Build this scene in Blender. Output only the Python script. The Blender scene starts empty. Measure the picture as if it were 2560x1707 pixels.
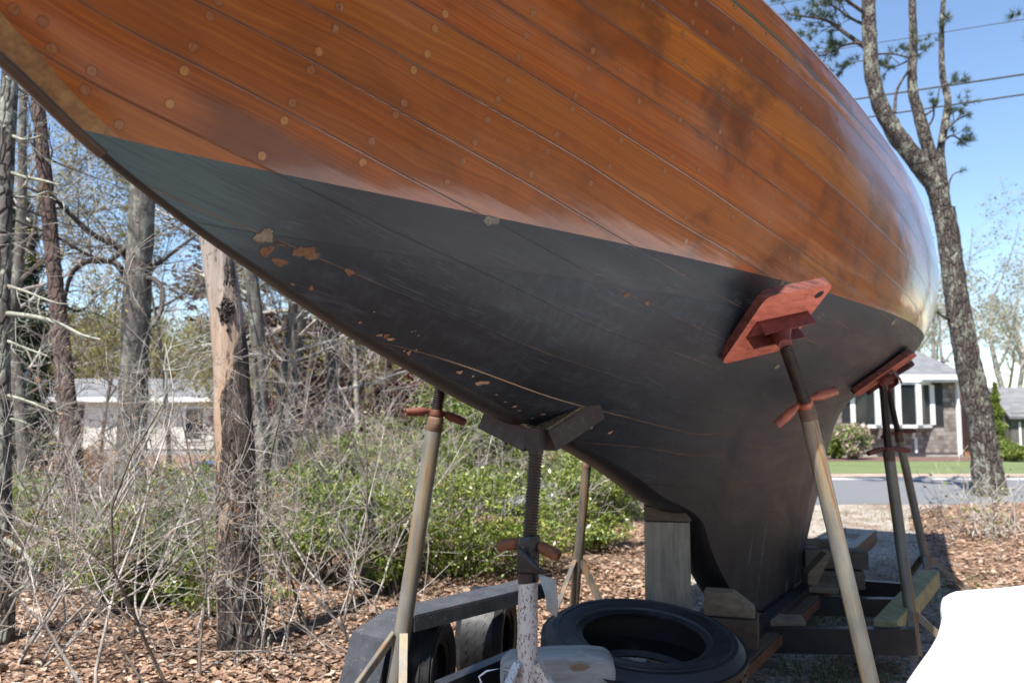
import bpy, bmesh, math, random
import numpy as np
from mathutils import Vector, Matrix
R=math.radians
sc=bpy.context.scene
col=sc.collection
rng=np.random.default_rng(7)
random.seed(7)
UP=np.array([0,0,1.0])
# ------------------------------------------------------------------ camera maths (a pixel of the 2352-wide view + a depth -> a point)
F=1900.0; CXV=1176.0; CYV=784.15; CH=1.3
PIT=math.atan((1039-853.5)/2068)
def ray(px,py):
    x=(px-CXV)/F; y=(CYV-py)/F
    d=np.array([x, math.cos(PIT)-y*math.sin(PIT), math.sin(PIT)+y*math.cos(PIT)])
    return d/d[1]
def at(px,py,d):
    return ray(px,py)*d+np.array([0,0,CH])
def unit(v):
    v=np.asarray(v,float); return v/np.linalg.norm(v)
# ------------------------------------------------------------------ mesh building
class MB:
    def __init__(s): s.v=[]; s.f=[]; s.n=0; s.mi=[]; s.uv=[]
    def add(s,v,f,mi=0,uv=None):
        v=np.asarray(v,float).reshape(-1,3)
        if isinstance(f,np.ndarray): s.f.append(f+s.n); s.mi.append(np.full(len(f),mi))
        else:
            by={}
            for q in f: by.setdefault(len(q),[]).append(q)
            for k,q in by.items(): s.f.append(np.array(q,int)+s.n); s.mi.append(np.full(len(q),mi))
        s.v.append(v); s.uv.append(np.zeros((len(v),2)) if uv is None else np.asarray(uv,float)); s.n+=len(v); return s
    def obox(s,c,ax,half,mi=0):
        c=np.asarray(c,float); ax=[np.asarray(a,float)*h for a,h in zip(ax,half)]
        sg=[(-1,-1,-1),(1,-1,-1),(1,1,-1),(-1,1,-1),(-1,-1,1),(1,-1,1),(1,1,1),(-1,1,1)]
        v=[c+a*ax[0]+b*ax[1]+d*ax[2] for a,b,d in sg]
        return s.add(v,[(0,3,2,1),(4,5,6,7),(0,1,5,4),(1,2,6,5),(2,3,7,6),(3,0,4,7)],mi)
    def box(s,p0,p1,mi=0):
        p0=np.array(p0,float);p1=np.array(p1,float)
        return s.obox((p0+p1)/2,np.eye(3),np.abs(p1-p0)/2,mi)
    def beam(s,p,q,w,h,up=UP,mi=0):
        p=np.asarray(p,float);q=np.asarray(q,float);d=unit(q-p);sd=unit(np.cross(d,up));u=np.cross(sd,d)
        return s.obox((p+q)/2,[d,sd,u],[np.linalg.norm(q-p)/2,w/2,h/2],mi)
    def tube(s,pts,rad,n=8,cap=True,mi=0,jit=0,rg=None):
        pts=np.asarray(pts,float);k=len(pts);rad=np.broadcast_to(np.asarray(rad,float),(k,))
        t=np.gradient(pts,axis=0);t/=np.linalg.norm(t,axis=1)[:,None]+1e-12
        m=t.mean(0); r=np.array([1.,0,0]) if abs(m[0])<.7*np.linalg.norm(m) else np.array([0,1.,0])
        b1=np.cross(t,r);b1/=np.linalg.norm(b1,axis=1)[:,None]+1e-12;b2=np.cross(t,b1)
        an=np.arange(n)*2*np.pi/n
        rr=rad[:,None]*np.ones(n)
        if jit: rr=rr*(1+jit*(rg or rng).standard_normal((k,n)))
        v=pts[:,None]+rr[...,None]*(b1[:,None]*np.cos(an)[None,:,None]+b2[:,None]*np.sin(an)[None,:,None])
        i=np.arange(k-1)[:,None]*n;j=np.arange(n)[None];j2=(j+1)%n
        f=np.stack([i+j,i+j2,i+n+j2,i+n+j],-1).reshape(-1,4)
        L=np.r_[0,np.cumsum(np.linalg.norm(np.diff(pts,axis=0),axis=1))]
        uv=np.stack([np.repeat(L[:,None],n,1),np.repeat((an/(2*np.pi))[None],k,0)],-1).reshape(-1,2)
        s.add(v.reshape(-1,3),f,mi,uv)
        if cap:
            s.add(v[0],[tuple(range(n))],mi); s.add(v[-1],[tuple(range(n))[::-1]],mi)
        return s
    def lathe(s,prof,c,ax=UP,n=48,mi=0,close=False):
        ax=unit(ax);r=np.array([1.,0,0]) if abs(ax[0])<.8 else np.array([0,1.,0]);b1=unit(np.cross(ax,r));b2=np.cross(ax,b1)
        prof=np.asarray(prof,float);k=len(prof);an=np.arange(n)*2*np.pi/n
        v=np.asarray(c,float)+prof[:,0][:,None,None]*(b1*np.cos(an)[:,None]+b2*np.sin(an)[:,None])[None]+prof[:,1][:,None,None]*ax
        kk=k if close else k-1
        i=(np.arange(kk)[:,None])*n;i2=((np.arange(kk)[:,None]+1)%k)*n;j=np.arange(n)[None];j2=(j+1)%n
        f=np.stack([i+j,i+j2,i2+j2,i2+j],-1).reshape(-1,4)
        uv=np.stack([np.repeat((an/(2*np.pi))[None],k,0),np.repeat(np.arange(k)[:,None]/k,n,1)],-1).reshape(-1,2)
        return s.add(v.reshape(-1,3),f,mi,uv)
    def prism(s,poly,e,mi=0):
        poly=np.asarray(poly,float);e=np.asarray(e,float);n=len(poly)
        v=np.r_[poly,poly+e]
        f=[tuple(range(n))[::-1],tuple(range(n,2*n))]+[(i,(i+1)%n,n+(i+1)%n,n+i) for i in range(n)]
        return s.add(v,f,mi)
    def build(s,name,mats,parent=None,loc=None,smooth=False,uv=False,auto=None):
        me=bpy.data.meshes.new(name)
        V=np.concatenate(s.v) if s.v else np.zeros((0,3))
        if parent is not None:
            o_=parent; off=np.zeros(3)
            while o_ is not None: off=off+np.array(o_.location); o_=o_.parent
        else: off=np.zeros(3) if loc is None else np.asarray(loc,float)
        V=V-off
        me.vertices.add(len(V)); me.vertices.foreach_set('co',V.ravel().astype(np.float32))
        ls=np.concatenate([f.ravel() for f in s.f]);tot=np.concatenate([np.full(len(f),f.shape[1]) for f in s.f])
        st=np.r_[0,np.cumsum(tot)[:-1]]
        me.loops.add(len(ls));me.loops.foreach_set('vertex_index',ls.astype(np.int32))
        me.polygons.add(len(tot));me.polygons.foreach_set('loop_start',st.astype(np.int32));me.polygons.foreach_set('loop_total',tot.astype(np.int32))
        me.polygons.foreach_set('material_index',np.concatenate(s.mi).astype(np.int32))
        me.polygons.foreach_set('use_smooth',np.full(len(tot),bool(smooth)))
        if uv:
            U=np.concatenate(s.uv)[ls]
            l=me.uv_layers.new(name='UVMap');l.data.foreach_set('uv',U.ravel().astype(np.float32))
        me.update(calc_edges=True); me.validate()
        if not isinstance(mats,(list,tuple)): mats=[mats]
        for m in mats: me.materials.append(m)
        o=bpy.data.objects.new(name,me);col.objects.link(o)
        if parent is not None: o.parent=parent
        else: o.location=off
        if auto is not None:
            me.polygons.foreach_set('use_smooth',np.full(len(tot),True))
            try: me.set_sharp_from_angle(angle=R(auto))
            except Exception: pass
        return o
def tag(o,label=None,cat=None,group=None,kind=None):
    if label:o['label']=label
    if cat:o['category']=cat
    if group:o['group']=group
    if kind:o['kind']=kind
    return o
def empty(name,loc,label,cat,group=None):
    o=bpy.data.objects.new(name,None);col.objects.link(o);o.location=[float(x) for x in loc];o.empty_display_size=.1
    return tag(o,label,cat,group)
def bevel(o,w,seg=2):
    m=o.modifiers.new('bevel','BEVEL');m.width=w;m.segments=seg;m.limit_method='ANGLE';return o
def copy_tree(o,parent=None):
    c=o.copy();col.objects.link(c)
    if parent is not None:c.parent=parent
    for ch in list(o.children): copy_tree(ch,c)
    return c
# ------------------------------------------------------------------ materials
class NT:
    def __init__(s,name):
        s.m=bpy.data.materials.new(name);s.m.use_nodes=True;s.nt=s.m.node_tree
        s.b=s.nt.nodes['Principled BSDF'];s.out=s.nt.nodes['Material Output']
    def nd(s,ty,ins=None,**pr):
        n=s.nt.nodes.new(ty)
        for k,v in pr.items(): setattr(n,k,v)
        for k,v in (ins or {}).items():
            if isinstance(v,bpy.types.NodeSocket): s.nt.links.new(v,n.inputs[k])
            else: n.inputs[k].default_value=v
        return n
    def pos(s): return s.nd('ShaderNodeNewGeometry').outputs['Position']
    def obj(s): return s.nd('ShaderNodeTexCoord').outputs['Object']
    def uv(s): return s.nd('ShaderNodeTexCoord').outputs['UV']
    def map(s,v,scale=(1,1,1),loc=(0,0,0),rot=(0,0,0)): return s.nd('ShaderNodeMapping',{'Vector':v,'Scale':scale,'Location':loc,'Rotation':rot}).outputs[0]
    def noise(s,v,scale=5,det=4,rough=.55,dist=0): return s.nd('ShaderNodeTexNoise',{'Vector':v,'Scale':scale,'Detail':det,'Roughness':rough,'Distortion':dist}).outputs[0]
    def vor(s,v,scale=5,out='Distance',**k): return s.nd('ShaderNodeTexVoronoi',{'Vector':v,'Scale':scale},**k).outputs[out]
    def mth(s,op,a,b=0,c=0,clamp=False):
        n=s.nd('ShaderNodeMath',{0:a,1:b,2:c},operation=op);n.use_clamp=clamp;return n.outputs[0]
    def rng(s,v,a,b,c=0,d=1,smooth=False):
        n=s.nd('ShaderNodeMapRange',{'Value':v,'From Min':a,'From Max':b,'To Min':c,'To Max':d});n.clamp=True
        if smooth:n.interpolation_type='SMOOTHSTEP'
        return n.outputs[0]
    def ramp(s,fac,stops):
        n=s.nd('ShaderNodeValToRGB',{'Fac':fac});e=n.color_ramp.elements
        while len(e)<len(stops): e.new(.5)
        for el,(p,c) in zip(e,stops): el.position=p;el.color=(*c,1) if len(c)==3 else c
        return n.outputs[0]
    def mix(s,fac,a,b,mode='MIX'):
        n=s.nd('ShaderNodeMix',data_type='RGBA',blend_type=mode)
        for i,v in ((0,fac),(6,a),(7,b)):
            if isinstance(v,bpy.types.NodeSocket): s.nt.links.new(v,n.inputs[i])
            elif i==0:n.inputs[0].default_value=v
            else:n.inputs[i].default_value=(*v,1) if len(v)==3 else v
        return n.outputs[2]
    def sep(s,v): return s.nd('ShaderNodeSeparateXYZ',{0:v}).outputs
    def comb(s,x,y,z): return s.nd('ShaderNodeCombineXYZ',{0:x,1:y,2:z}).outputs[0]
    def bump(s,h,strength=.3,dist=.01,normal=None):
        ins={'Height':h,'Strength':strength,'Distance':dist}
        if normal is not None: ins['Normal']=normal
        return s.nd('ShaderNodeBump',ins).outputs[0]
    def set(s,**k):
        for a,v in k.items():
            a=a.replace('_',' ')
            if isinstance(v,bpy.types.NodeSocket): s.nt.links.new(v,s.b.inputs[a])
            else: s.b.inputs[a].default_value=(*v,1) if isinstance(v,tuple) and len(v)==3 else v
        return s.m
    def island(s): return s.nd('ShaderNodeNewGeometry').outputs['Random Per Island']
    def orand(s): return s.nd('ShaderNodeObjectInfo').outputs['Random']
def simple(name,c,rough=.6,metal=0,var=.15,scale=8,bump=.1,**k):
    t=NT(name);p=t.obj();n=t.noise(p,scale,5)
    cc=t.mix(t.rng(n,.3,.7),tuple(x*(1-var) for x in c),tuple(min(1,x*(1+var)) for x in c))
    t.set(Base_Color=cc,Roughness=rough,Metallic=metal,**k)
    if bump: t.set(Normal=t.bump(t.noise(p,scale*4,4),bump,.01))
    return t.m
M={}
# ---- hull varnish
def mat_varnish():
    t=NT('varnished_planking');uv=t.uv();u,v,_=t.sep(uv)
    w=t.sep(t.nd('ShaderNodeUVMap',uv_map='WMap').outputs[0])[0]
    pl=t.mth('FLOOR',v);fr=t.mth('FRACT',v)
    rnd=t.nd('ShaderNodeTexWhiteNoise',{'W':pl},noise_dimensions='1D').outputs[0]
    ym=t.mth('MULTIPLY',fr,w)
    # grain
    rz=t.mth('MULTIPLY',rnd,40)
    warp=t.noise(t.comb(t.mth('MULTIPLY',u,2.2),t.mth('MULTIPLY',ym,9),rz),1,3)
    flat=t.rng(rnd,.2,.8)   # flat sawn boards wander, quarter sawn ones stay straight
    flat=t.mth('MAXIMUM',flat,t.rng(u,.9,2.2))
    yw=t.mth('ADD',ym,t.mth('MULTIPLY',t.mth('SUBTRACT',warp,.5),t.mth('ADD',.003,t.mth('MULTIPLY',flat,.045))))
    lines=t.noise(t.comb(t.mth('MULTIPLY',u,1.1),t.mth('MULTIPLY',yw,300),rz),1,2,.5)
    rings=t.noise(t.comb(t.mth('MULTIPLY',u,.7),t.mth('MULTIPLY',yw,75),rz),1,3,.6)
    pores=t.noise(t.comb(t.mth('MULTIPLY',u,30),t.mth('MULTIPLY',ym,700),rz),1,2)
    g=t.mth('ADD',t.mth('MULTIPLY',lines,.62),t.mth('MULTIPLY',rings,.38))
    base=t.ramp(g,[(.26,(.205,.050,.003)),(.47,(.300,.082,.005)),(.60,(.365,.110,.007)),(.80,(.43,.148,.013))])
    tint=t.ramp(t.nd('ShaderNodeTexWhiteNoise',{'W':t.mth('ADD',pl,17.3)},noise_dimensions='1D').outputs[0],[(0,(.66,.50,.42)),(.25,(.98,.80,.70)),(.5,(.86,.80,.72)),(.75,(1.06,1.05,1.0)),(1,(1.18,1.12,.95))])
    base=t.mix(1,base,tint,'MULTIPLY')
    base=t.mix(t.mth('MULTIPLY',t.rng(pores,.58,.72),.3),base,(.12,.035,.012))
    # weathering blotches under the varnish, a shape of their own
    b1=t.noise(t.comb(t.mth('MULTIPLY',u,3.4),t.mth('MULTIPLY',v,.55),3.1),1,4,.6,.6)
    b2=t.noise(t.comb(t.mth('MULTIPLY',u,9),t.mth('MULTIPLY',v,1.6),8.7),1,4,.6,.4)
    far=t.rng(u,.25,1.3,.35,1.0)
    bl=t.mth('MULTIPLY',t.rng(t.mth('ADD',t.mth('MULTIPLY',b1,.75),t.mth('MULTIPLY',b2,.25)),.465,.66,smooth=True),far)
    base=t.mix(t.mth('MULTIPLY',bl,.74),base,(.078,.018,.004))
    # one old water stain along the lowest full plank at the bow
    wn=t.noise(t.comb(t.mth('MULTIPLY',u,14),t.mth('MULTIPLY',v,3),6),1,4,.6)
    e1=t.rng(t.mth('ADD',u,t.mth('MULTIPLY',wn,.06)),.13,.22);e2=t.rng(t.mth('ADD',u,t.mth('MULTIPLY',wn,.10)),.62,.42)
    e3=t.rng(t.mth('ADD',t.mth('SUBTRACT',v,t.mth('MULTIPLY',u,.25)),t.mth('MULTIPLY',wn,.35)),9.36,9.56);e4=t.rng(v,9.99,9.97)
    base=t.mix(t.mth('MULTIPLY',t.mth('MULTIPLY',e1,e2),t.mth('MULTIPLY',t.mth('MULTIPLY',e3,e4),.66)),base,(.075,.018,.008))
    # seams
    ds=t.mth('MULTIPLY',t.mth('MINIMUM',fr,t.mth('SUBTRACT',1,fr)),w)
    wob=t.mth('MULTIPLY',t.mth('SUBTRACT',t.noise(t.comb(t.mth('MULTIPLY',u,14),pl,0),1,4,.7),.5),.0022)
    ds=t.mth('ADD',ds,wob)
    line=t.rng(ds,.0009,.0026,1,0)
    putty=t.rng(t.noise(t.comb(t.mth('MULTIPLY',u,7),t.mth('MULTIPLY',pl,3.7),1),1,3),.5,.62)
    sc_=t.mix(putty,(.045,.018,.010),(.20,.155,.12))
    brk=t.rng(t.noise(t.comb(t.mth('MULTIPLY',u,11),t.mth('MULTIPLY',pl,2.9),4),1,4,.7),.36,.56,.45,1)
    base=t.mix(t.mth('MULTIPLY',line,t.mth('MULTIPLY',brk,.92)),base,sc_)
    soft=t.rng(ds,.0,.011,.35,0);base=t.mix(soft,base,(.10,.035,.014))
    # cove line at plank edge 1
    cv=t.mth('MULTIPLY',t.mth('ABSOLUTE',t.mth('SUBTRACT',v,1.0)),w)
    base=t.mix(t.rng(cv,.0035,.0055,1,0),base,(.055,.060,.022))
    # scratches
    sr=t.noise(t.map(t.comb(u,v,0),(60,1.4,1),rot=(0,0,.5)),1,3,.6)
    sm=t.noise(t.comb(t.mth('MULTIPLY',u,2),t.mth('MULTIPLY',v,.8),5),1,2)
    scr=t.mth('MULTIPLY',t.rng(sr,.70,.76),t.rng(sm,.5,.65))
    base=t.mix(t.mth('MULTIPLY',scr,.25),base,(.5,.42,.36))
    h=t.mth('ADD',t.mth('MULTIPLY',t.rng(ds,.0,.0028),1.0),t.mth('MULTIPLY',lines,.12))
    nb=t.bump(h,.35,.0015)
    wav=t.noise(t.comb(t.mth('MULTIPLY',u,4),t.mth('MULTIPLY',v,1.1),2),1,2)
    nb2=t.bump(wav,.07,.03,nb)
    cup=t.mth('MULTIPLY',t.mth('ABSOLUTE',t.mth('SUBTRACT',fr,.5)),1.0)
    nb2=t.bump(cup,.08,.02,nb2)
    dust=t.noise(t.comb(t.mth('MULTIPLY',u,5),t.mth('MULTIPLY',v,2),9),1,5,.65)
    t.set(Base_Color=base,Roughness=.5,Specular_IOR_Level=.25,Normal=nb,Coat_Weight=1.0,Coat_Roughness=t.rng(dust,.3,.75,.085,.165),Coat_IOR=1.5)
    t.nt.links.new(nb2,t.b.inputs['Coat Normal'])
    return t.m
M['varnish']=mat_varnish()
def mat_bottom():
    t=NT('antifouling_paint');uv=t.uv();u,v,_=t.sep(uv);p=t.pos();z=t.sep(p)[2]
    w=t.sep(t.nd('ShaderNodeUVMap',uv_map='WMap').outputs[0])[0]
    pl=t.mth('FLOOR',v);fr=t.mth('FRACT',v)
    n1=t.noise(t.comb(t.mth('MULTIPLY',u,2.2),t.mth('MULTIPLY',v,1.5),0),1,6,.62)
    n2=t.noise(t.map(t.comb(u,v,0),(5,26,1),rot=(0,0,.35)),1,5,.7)
    base=t.ramp(n1,[(.3,(.0075,.0102,.0155)),(.55,(.0130,.0172,.0250)),(.75,(.0260,.033,.0450))])
    n4=t.noise(t.map(t.comb(u,v,0),(38,2.6,1),rot=(0,0,.55)),1,4,.7)
    base=t.mix(t.mth('MULTIPLY',t.rng(n4,.45,.72),t.rng(n1,.35,.62)),base,(.034,.044,.063))
    n5=t.noise(t.comb(t.mth('MULTIPLY',u,5),t.mth('MULTIPLY',v,3.3),4),1,6,.72)
    base=t.mix(t.mth('MULTIPLY',t.rng(n5,.55,.68),.55),base,(.048,.060,.080))
    base=t.mix(t.mth('MULTIPLY',t.rng(u,1.2,3.0),.45),base,(.034,.044,.060))  # light bounced off the white cover painted in: paler slate further aft
    # older, bluer paint above the former boot line and round the stem
    zn=t.mth('ADD',z,t.mth('MULTIPLY',t.mth('SUBTRACT',t.noise(t.comb(t.mth('MULTIPLY',u,6),0,0),1,3),.5),.006))
    up=t.rng(zn,1.643,1.647)
    base=t.mix(t.mth('MULTIPLY',up,.65),base,t.mix(n1,(.018,.022,.027),(.040,.046,.053)))
    bow=t.mth('MULTIPLY',t.rng(t.mth('ADD',u,t.mth('MULTIPLY',n1,.25)),.34,.56,1,0),t.rng(n2,.3,.7,.6,1))
    bow=t.mth('MULTIPLY',bow,t.rng(z,1.56,1.63))
    base=t.mix(t.mth('MULTIPLY',bow,.9),base,t.mix(n2,(.055,.100,.106),(.125,.185,.188)))
    ln=t.rng(t.mth('ABSOLUTE',t.mth('SUBTRACT',zn,1.645)),.0005,.002,1,0)
    base=t.mix(t.mth('MULTIPLY',ln,.6),base,(.008,.008,.010))
    # keel: bare, brownish and dusty low down
    kb=t.rng(t.mth('ADD',z,t.mth('MULTIPLY',n1,.4)),1.05,1.45,1,0)
    st=t.noise(t.comb(t.mth('MULTIPLY',u,16),t.mth('MULTIPLY',z,1.5),4),1,4,.6)
    base=t.mix(t.mth('MULTIPLY',kb,.8),base,t.ramp(st,[(.3,(.015,.0155,.017)),(.6,(.030,.029,.030)),(.8,(.052,.046,.042))]))
    # rubbed chalky smears
    n3=t.noise(t.map(t.comb(u,v,0),(9,40,1),rot=(0,0,-.25)),1,5,.75)
    m3=t.noise(t.comb(t.mth('MULTIPLY',u,2.6),t.mth('MULTIPLY',v,2.0),7),1,3)
    ch=t.mth('MULTIPLY',t.rng(n3,.54,.70),t.rng(m3,.48,.64))
    base=t.mix(t.mth('MULTIPLY',ch,.55),base,(.17,.19,.21))
    zb=t.rng(t.mth('ABSOLUTE',t.mth('SUBTRACT',zn,1.668)),.004,.020,1,0)
    cz=t.mth('MULTIPLY',zb,t.mth('MULTIPLY',t.rng(t.noise(t.comb(t.mth('MULTIPLY',u,16),t.mth('MULTIPLY',z,190),0),1,6,.8),.53,.64),t.rng(t.noise(t.comb(t.mth('MULTIPLY',u,3.1),0,3.3),1,2),.54,.62)))
    base=t.mix(t.mth('MULTIPLY',cz,.6),base,(.30,.34,.35))
    # blue-green drips on the ballast
    dn=t.noise(t.comb(t.mth('MULTIPLY',u,26),t.mth('MULTIPLY',z,1.0),2),1,2)
    dr=t.mth('MULTIPLY',t.rng(dn,.63,.68),t.mth('MULTIPLY',t.rng(z,.86,.70),t.rng(t.noise(t.comb(t.mth('MULTIPLY',u,3),t.mth('MULTIPLY',z,5),9),1,2),.42,.55)))
    base=t.mix(t.mth('MULTIPLY',dr,.85),base,(.11,.19,.215))
    # seams, opening here and there on bare wood
    ds=t.mth('MULTIPLY',t.mth('MINIMUM',fr,t.mth('SUBTRACT',1,fr)),w)
    jag=t.noise(t.comb(t.mth('MULTIPLY',u,40),pl,0),1,5,.8)
    ds=t.mth('ADD',ds,t.mth('MULTIPLY',t.mth('SUBTRACT',jag,.5),.004))
    line=t.rng(ds,.0004,.0018,1,0)
    nearest=t.mth('ROUND',v)
    op=t.rng(t.noise(t.comb(t.mth('MULTIPLY',u,1.6),t.mth('MULTIPLY',nearest,5.3),2.2),1,3),.44,.56)
    seamc=t.mix(op,(.010,.009,.009),t.ramp(t.noise(t.comb(t.mth('MULTIPLY',u,18),nearest,0),1,3),[(.35,(.10,.040,.018)),(.6,(.22,.13,.075)),(.75,(.36,.28,.20))]))
    sb=t.mth('MULTIPLY',t.mth('COMPARE',nearest,12,.4),t.mth('MULTIPLY',t.rng(u,.85,.95),t.rng(u,2.0,1.2)))
    base=t.mix(t.mth('MULTIPLY',line,t.rng(op,0,1,.5,.85)),base,seamc)
    base=t.mix(t.mth('MULTIPLY',t.rng(ds,.0012,.0028,1,0),t.mth('MULTIPLY',sb,.9)),base,(.36,.27,.18))
    kl=t.mth('MULTIPLY',t.mth('COMPARE',nearest,14,.4),t.rng(ds,.002,.005,1,0));base=t.mix(t.mth('MULTIPLY',kl,.8),base,(.004,.004,.004))
    h=t.mth('ADD',t.mth('MULTIPLY',n2,.5),t.mth('MULTIPLY',t.rng(ds,0,.003),.6))
    t.set(Base_Color=base,Roughness=t.rng(n1,.3,.7,.38,.55),Normal=t.bump(h,.35,.002))
    t.b.inputs['Specular IOR Level'].default_value=.35
    return t.m
M['bottom']=mat_bottom()
def wood(name,stops,sx=2,sy=30,rough=.7,bump=.3,axis='Y',coat=0,knots=True):
    t=NT(name);o=t.obj()
    sc3={'X':(sx,sy,sy),'Y':(sy,sx,sy),'Z':(sy,sy,sx)}[axis]
    wv=t.noise(t.map(o,(3,3,3)),1,3)
    vec=t.nd('ShaderNodeVectorMath',{0:t.map(o,sc3),1:t.nd('ShaderNodeVectorMath',{0:t.comb(wv,wv,wv),'Scale':2.5},operation='SCALE').outputs[0]},operation='ADD').outputs[0]
    g=t.noise(vec,1,4,.6)
    f2=t.noise(t.map(o,tuple(x*4 for x in sc3)),1,3,.6)
    gg=t.mth('ADD',t.mth('MULTIPLY',g,.7),t.mth('MULTIPLY',f2,.3))
    c=t.ramp(gg,stops)
    st=t.noise(o,6,5,.6)
    c=t.mix(t.mth('MULTIPLY',t.rng(st,.55,.75),.4),c,tuple(x*.45 for x in stops[0][1]))
    t.set(Base_Color=c,Roughness=rough,Coat_Weight=coat,Coat_Roughness=.15,Normal=t.bump(gg,bump,.004))
    return t.m
M['stem_wood']=wood('varnished_oak',[(.32,(.10,.042,.012)),(.52,(.26,.125,.035)),(.72,(.38,.21,.075))],5,45,.4,.15,'X',.7)
M['pt_wood']=wood('weathered_timber',[(.3,(.13,.105,.075)),(.55,(.24,.20,.145)),(.75,(.33,.285,.215))],2,28,.8,.35,'Z')
M['pt_wood_x']=wood('weathered_timber_flat',[(.3,(.14,.095,.055)),(.55,(.28,.20,.12)),(.75,(.37,.28,.18))],2,28,.8,.35,'X')
M['stack_wood']=wood('shaded_old_timber',[(.3,(.075,.055,.036)),(.55,(.15,.112,.075)),(.75,(.22,.17,.115))],2,26,.8,.3,'X')  # timber pile's shade put into the colour; darker copy of weathered timber
M['green_wood']=wood('treated_timber',[(.3,(.17,.155,.07)),(.55,(.31,.285,.14)),(.75,(.40,.37,.20))],2,24,.8,.3,'Y')
M['dark_wood']=wood('damp_timber',[(.3,(.055,.035,.022)),(.55,(.105,.068,.042)),(.75,(.16,.105,.065))],2,26,.8,.3,'X')
M['drift']=wood('driftwood',[(.3,(.17,.145,.12)),(.5,(.30,.275,.24)),(.7,(.42,.395,.355))],3,22,.85,.6,'X')
def mat_bung(name,c0,c1):
    t=NT(name);o=t.obj();r=t.orand()
    v=t.nd('ShaderNodeVectorRotate',{'Vector':o,'Angle':t.mth('MULTIPLY',r,6.28),'Axis':(0.2,.9,.3)}).outputs[0]
    n=t.noise(t.map(v,(60,400,60)),1,3)
    t.set(Base_Color=t.mix(t.rng(n,.35,.65),c0,c1),Roughness=.42,Coat_Weight=1,Coat_Roughness=.1)
    return t.m
M['bung_light']=mat_bung('pale_bung',(.30,.108,.014),(.42,.18,.032))
M['bung']=mat_bung('bung_wood',(.19,.058,.010),(.31,.10,.018))
M['bung_dark']=mat_bung('dark_bung',(.12,.04,.010),(.34,.14,.04))
M['bung_ring']=simple('bung_glue',(.06,.022,.010),.5,bump=0)
M['stem_band']=simple('stem_band_bronze',(.040,.022,.014),.4,0,.35,30,.15,Coat_Weight=.6)
def chipmat(n,a,b):
    t=NT(n);o=t.obj();k=t.noise(t.map(o,(1,1,1)),90,4,.7)
    t.set(Base_Color=t.mix(t.rng(k,.35,.65),a,b),Roughness=.75);return t.m
M['primer']=simple('worn_primer_edge',(.050,.050,.052),.7,0,.3,40,0)
M['chip0']=chipmat('bared_orange_wood',(.11,.052,.026),(.23,.115,.055))
M['chip1']=chipmat('bared_pinkish_wood',(.20,.115,.075),(.40,.26,.18))
M['chip2']=chipmat('bared_tan_wood',(.15,.115,.075),(.30,.24,.165))
M['chip3']=chipmat('filler_patch',(.10,.095,.075),(.24,.225,.18))
# ---- metals
def mat_pipe(name,useuv=True,c0=(.30,.295,.28),c1=(.46,.455,.43),rust=.5,yellow=.3,seed=0,fleck=0,spots=0):
    t=NT(name)
    if useuv:
        pu,pv,_=t.sep(t.uv());an=t.mth('MULTIPLY',pv,6.2832);o=t.map(t.comb(t.mth('MULTIPLY',t.mth('COSINE',an),.03),t.mth('MULTIPLY',t.mth('SINE',an),.03),pu),loc=(seed,seed*2,0))
    else: o=t.map(t.obj(),loc=(seed,seed*2,0))
    st=t.noise(t.map(o,(22,22,1.6)),1,5,.65);bl=t.noise(t.map(o,(9,9,5)),1,4)
    c=t.mix(t.rng(bl,.3,.7),c0,c1)
    c=t.mix(t.mth('MULTIPLY',t.rng(st,.46,.56),yellow),c,(.33,.235,.095))
    c=t.mix(t.mth('MULTIPLY',t.rng(st,.55,.615),rust),c,(.21,.075,.025))
    sp=t.noise(t.map(o,(160,160,90)),1,3,.6)
    c=t.mix(t.mth('MULTIPLY',t.rng(sp,.64-.085*spots,.70-.085*spots),.35+.55*spots),c,(.13,.07,.038))
    t.set(Base_Color=c,Roughness=t.rng(st,.3,.7,.38,.62),Metallic=.25,Normal=t.bump(t.mth('ADD',st,sp),.12,.003))
    return t.m
M['pipe']=mat_pipe('galvanised_pipe_streaked',yellow=.6,rust=.9,c0=(.12,.117,.105),c1=(.225,.22,.20))
M['pipe_leg']=mat_pipe('galvanised_pipe_streaked_bracing',False,yellow=.9,rust=.9,c0=(.12,.117,.105),c1=(.225,.22,.20))
M['pipe_dark']=mat_pipe('shaded_galvanised_pipe',c0=(.045,.042,.038),c1=(.095,.088,.078),yellow=.3,rust=.5,seed=9)  # hull's shade put into the colour: darker galvanised pipe for one far stand
M['pipe_dark_leg']=mat_pipe('shaded_galvanised_bracing',False,c0=(.06,.055,.05),c1=(.12,.11,.10),yellow=.3,rust=.5,seed=9)
M['pipe_grey']=mat_pipe('galvanised_pipe',c0=(.13,.126,.115),c1=(.23,.22,.195),yellow=.45,rust=.6,seed=3)
M['pipe_grey_leg']=mat_pipe('galvanised_pipe_bracing',False,c0=(.13,.126,.115),c1=(.23,.22,.195),yellow=.45,rust=.6,seed=3)
M['pipe_white']=mat_pipe('white_painted_pipe',c0=(.42,.41,.39),c1=(.55,.54,.52),yellow=.15,rust=.2,seed=5,spots=1)
M['pipe_white_leg']=mat_pipe('white_painted_pipe_bracing',False,c0=(.42,.41,.39),c1=(.55,.54,.52),yellow=.15,rust=.2,seed=5,spots=1)
def mat_rust(name,c0,c1,c2,rough=.7,metal=.2):
    t=NT(name);o=t.obj();n=t.noise(o,35,6,.65);b=t.noise(o,9,4)
    t.set(Base_Color=t.ramp(t.mth('ADD',t.mth('MULTIPLY',n,.6),t.mth('MULTIPLY',b,.4)),[(.3,c0),(.52,c1),(.72,c2)]),Roughness=rough,Metallic=metal,Normal=t.bump(n,.4,.004));return t.m
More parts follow.
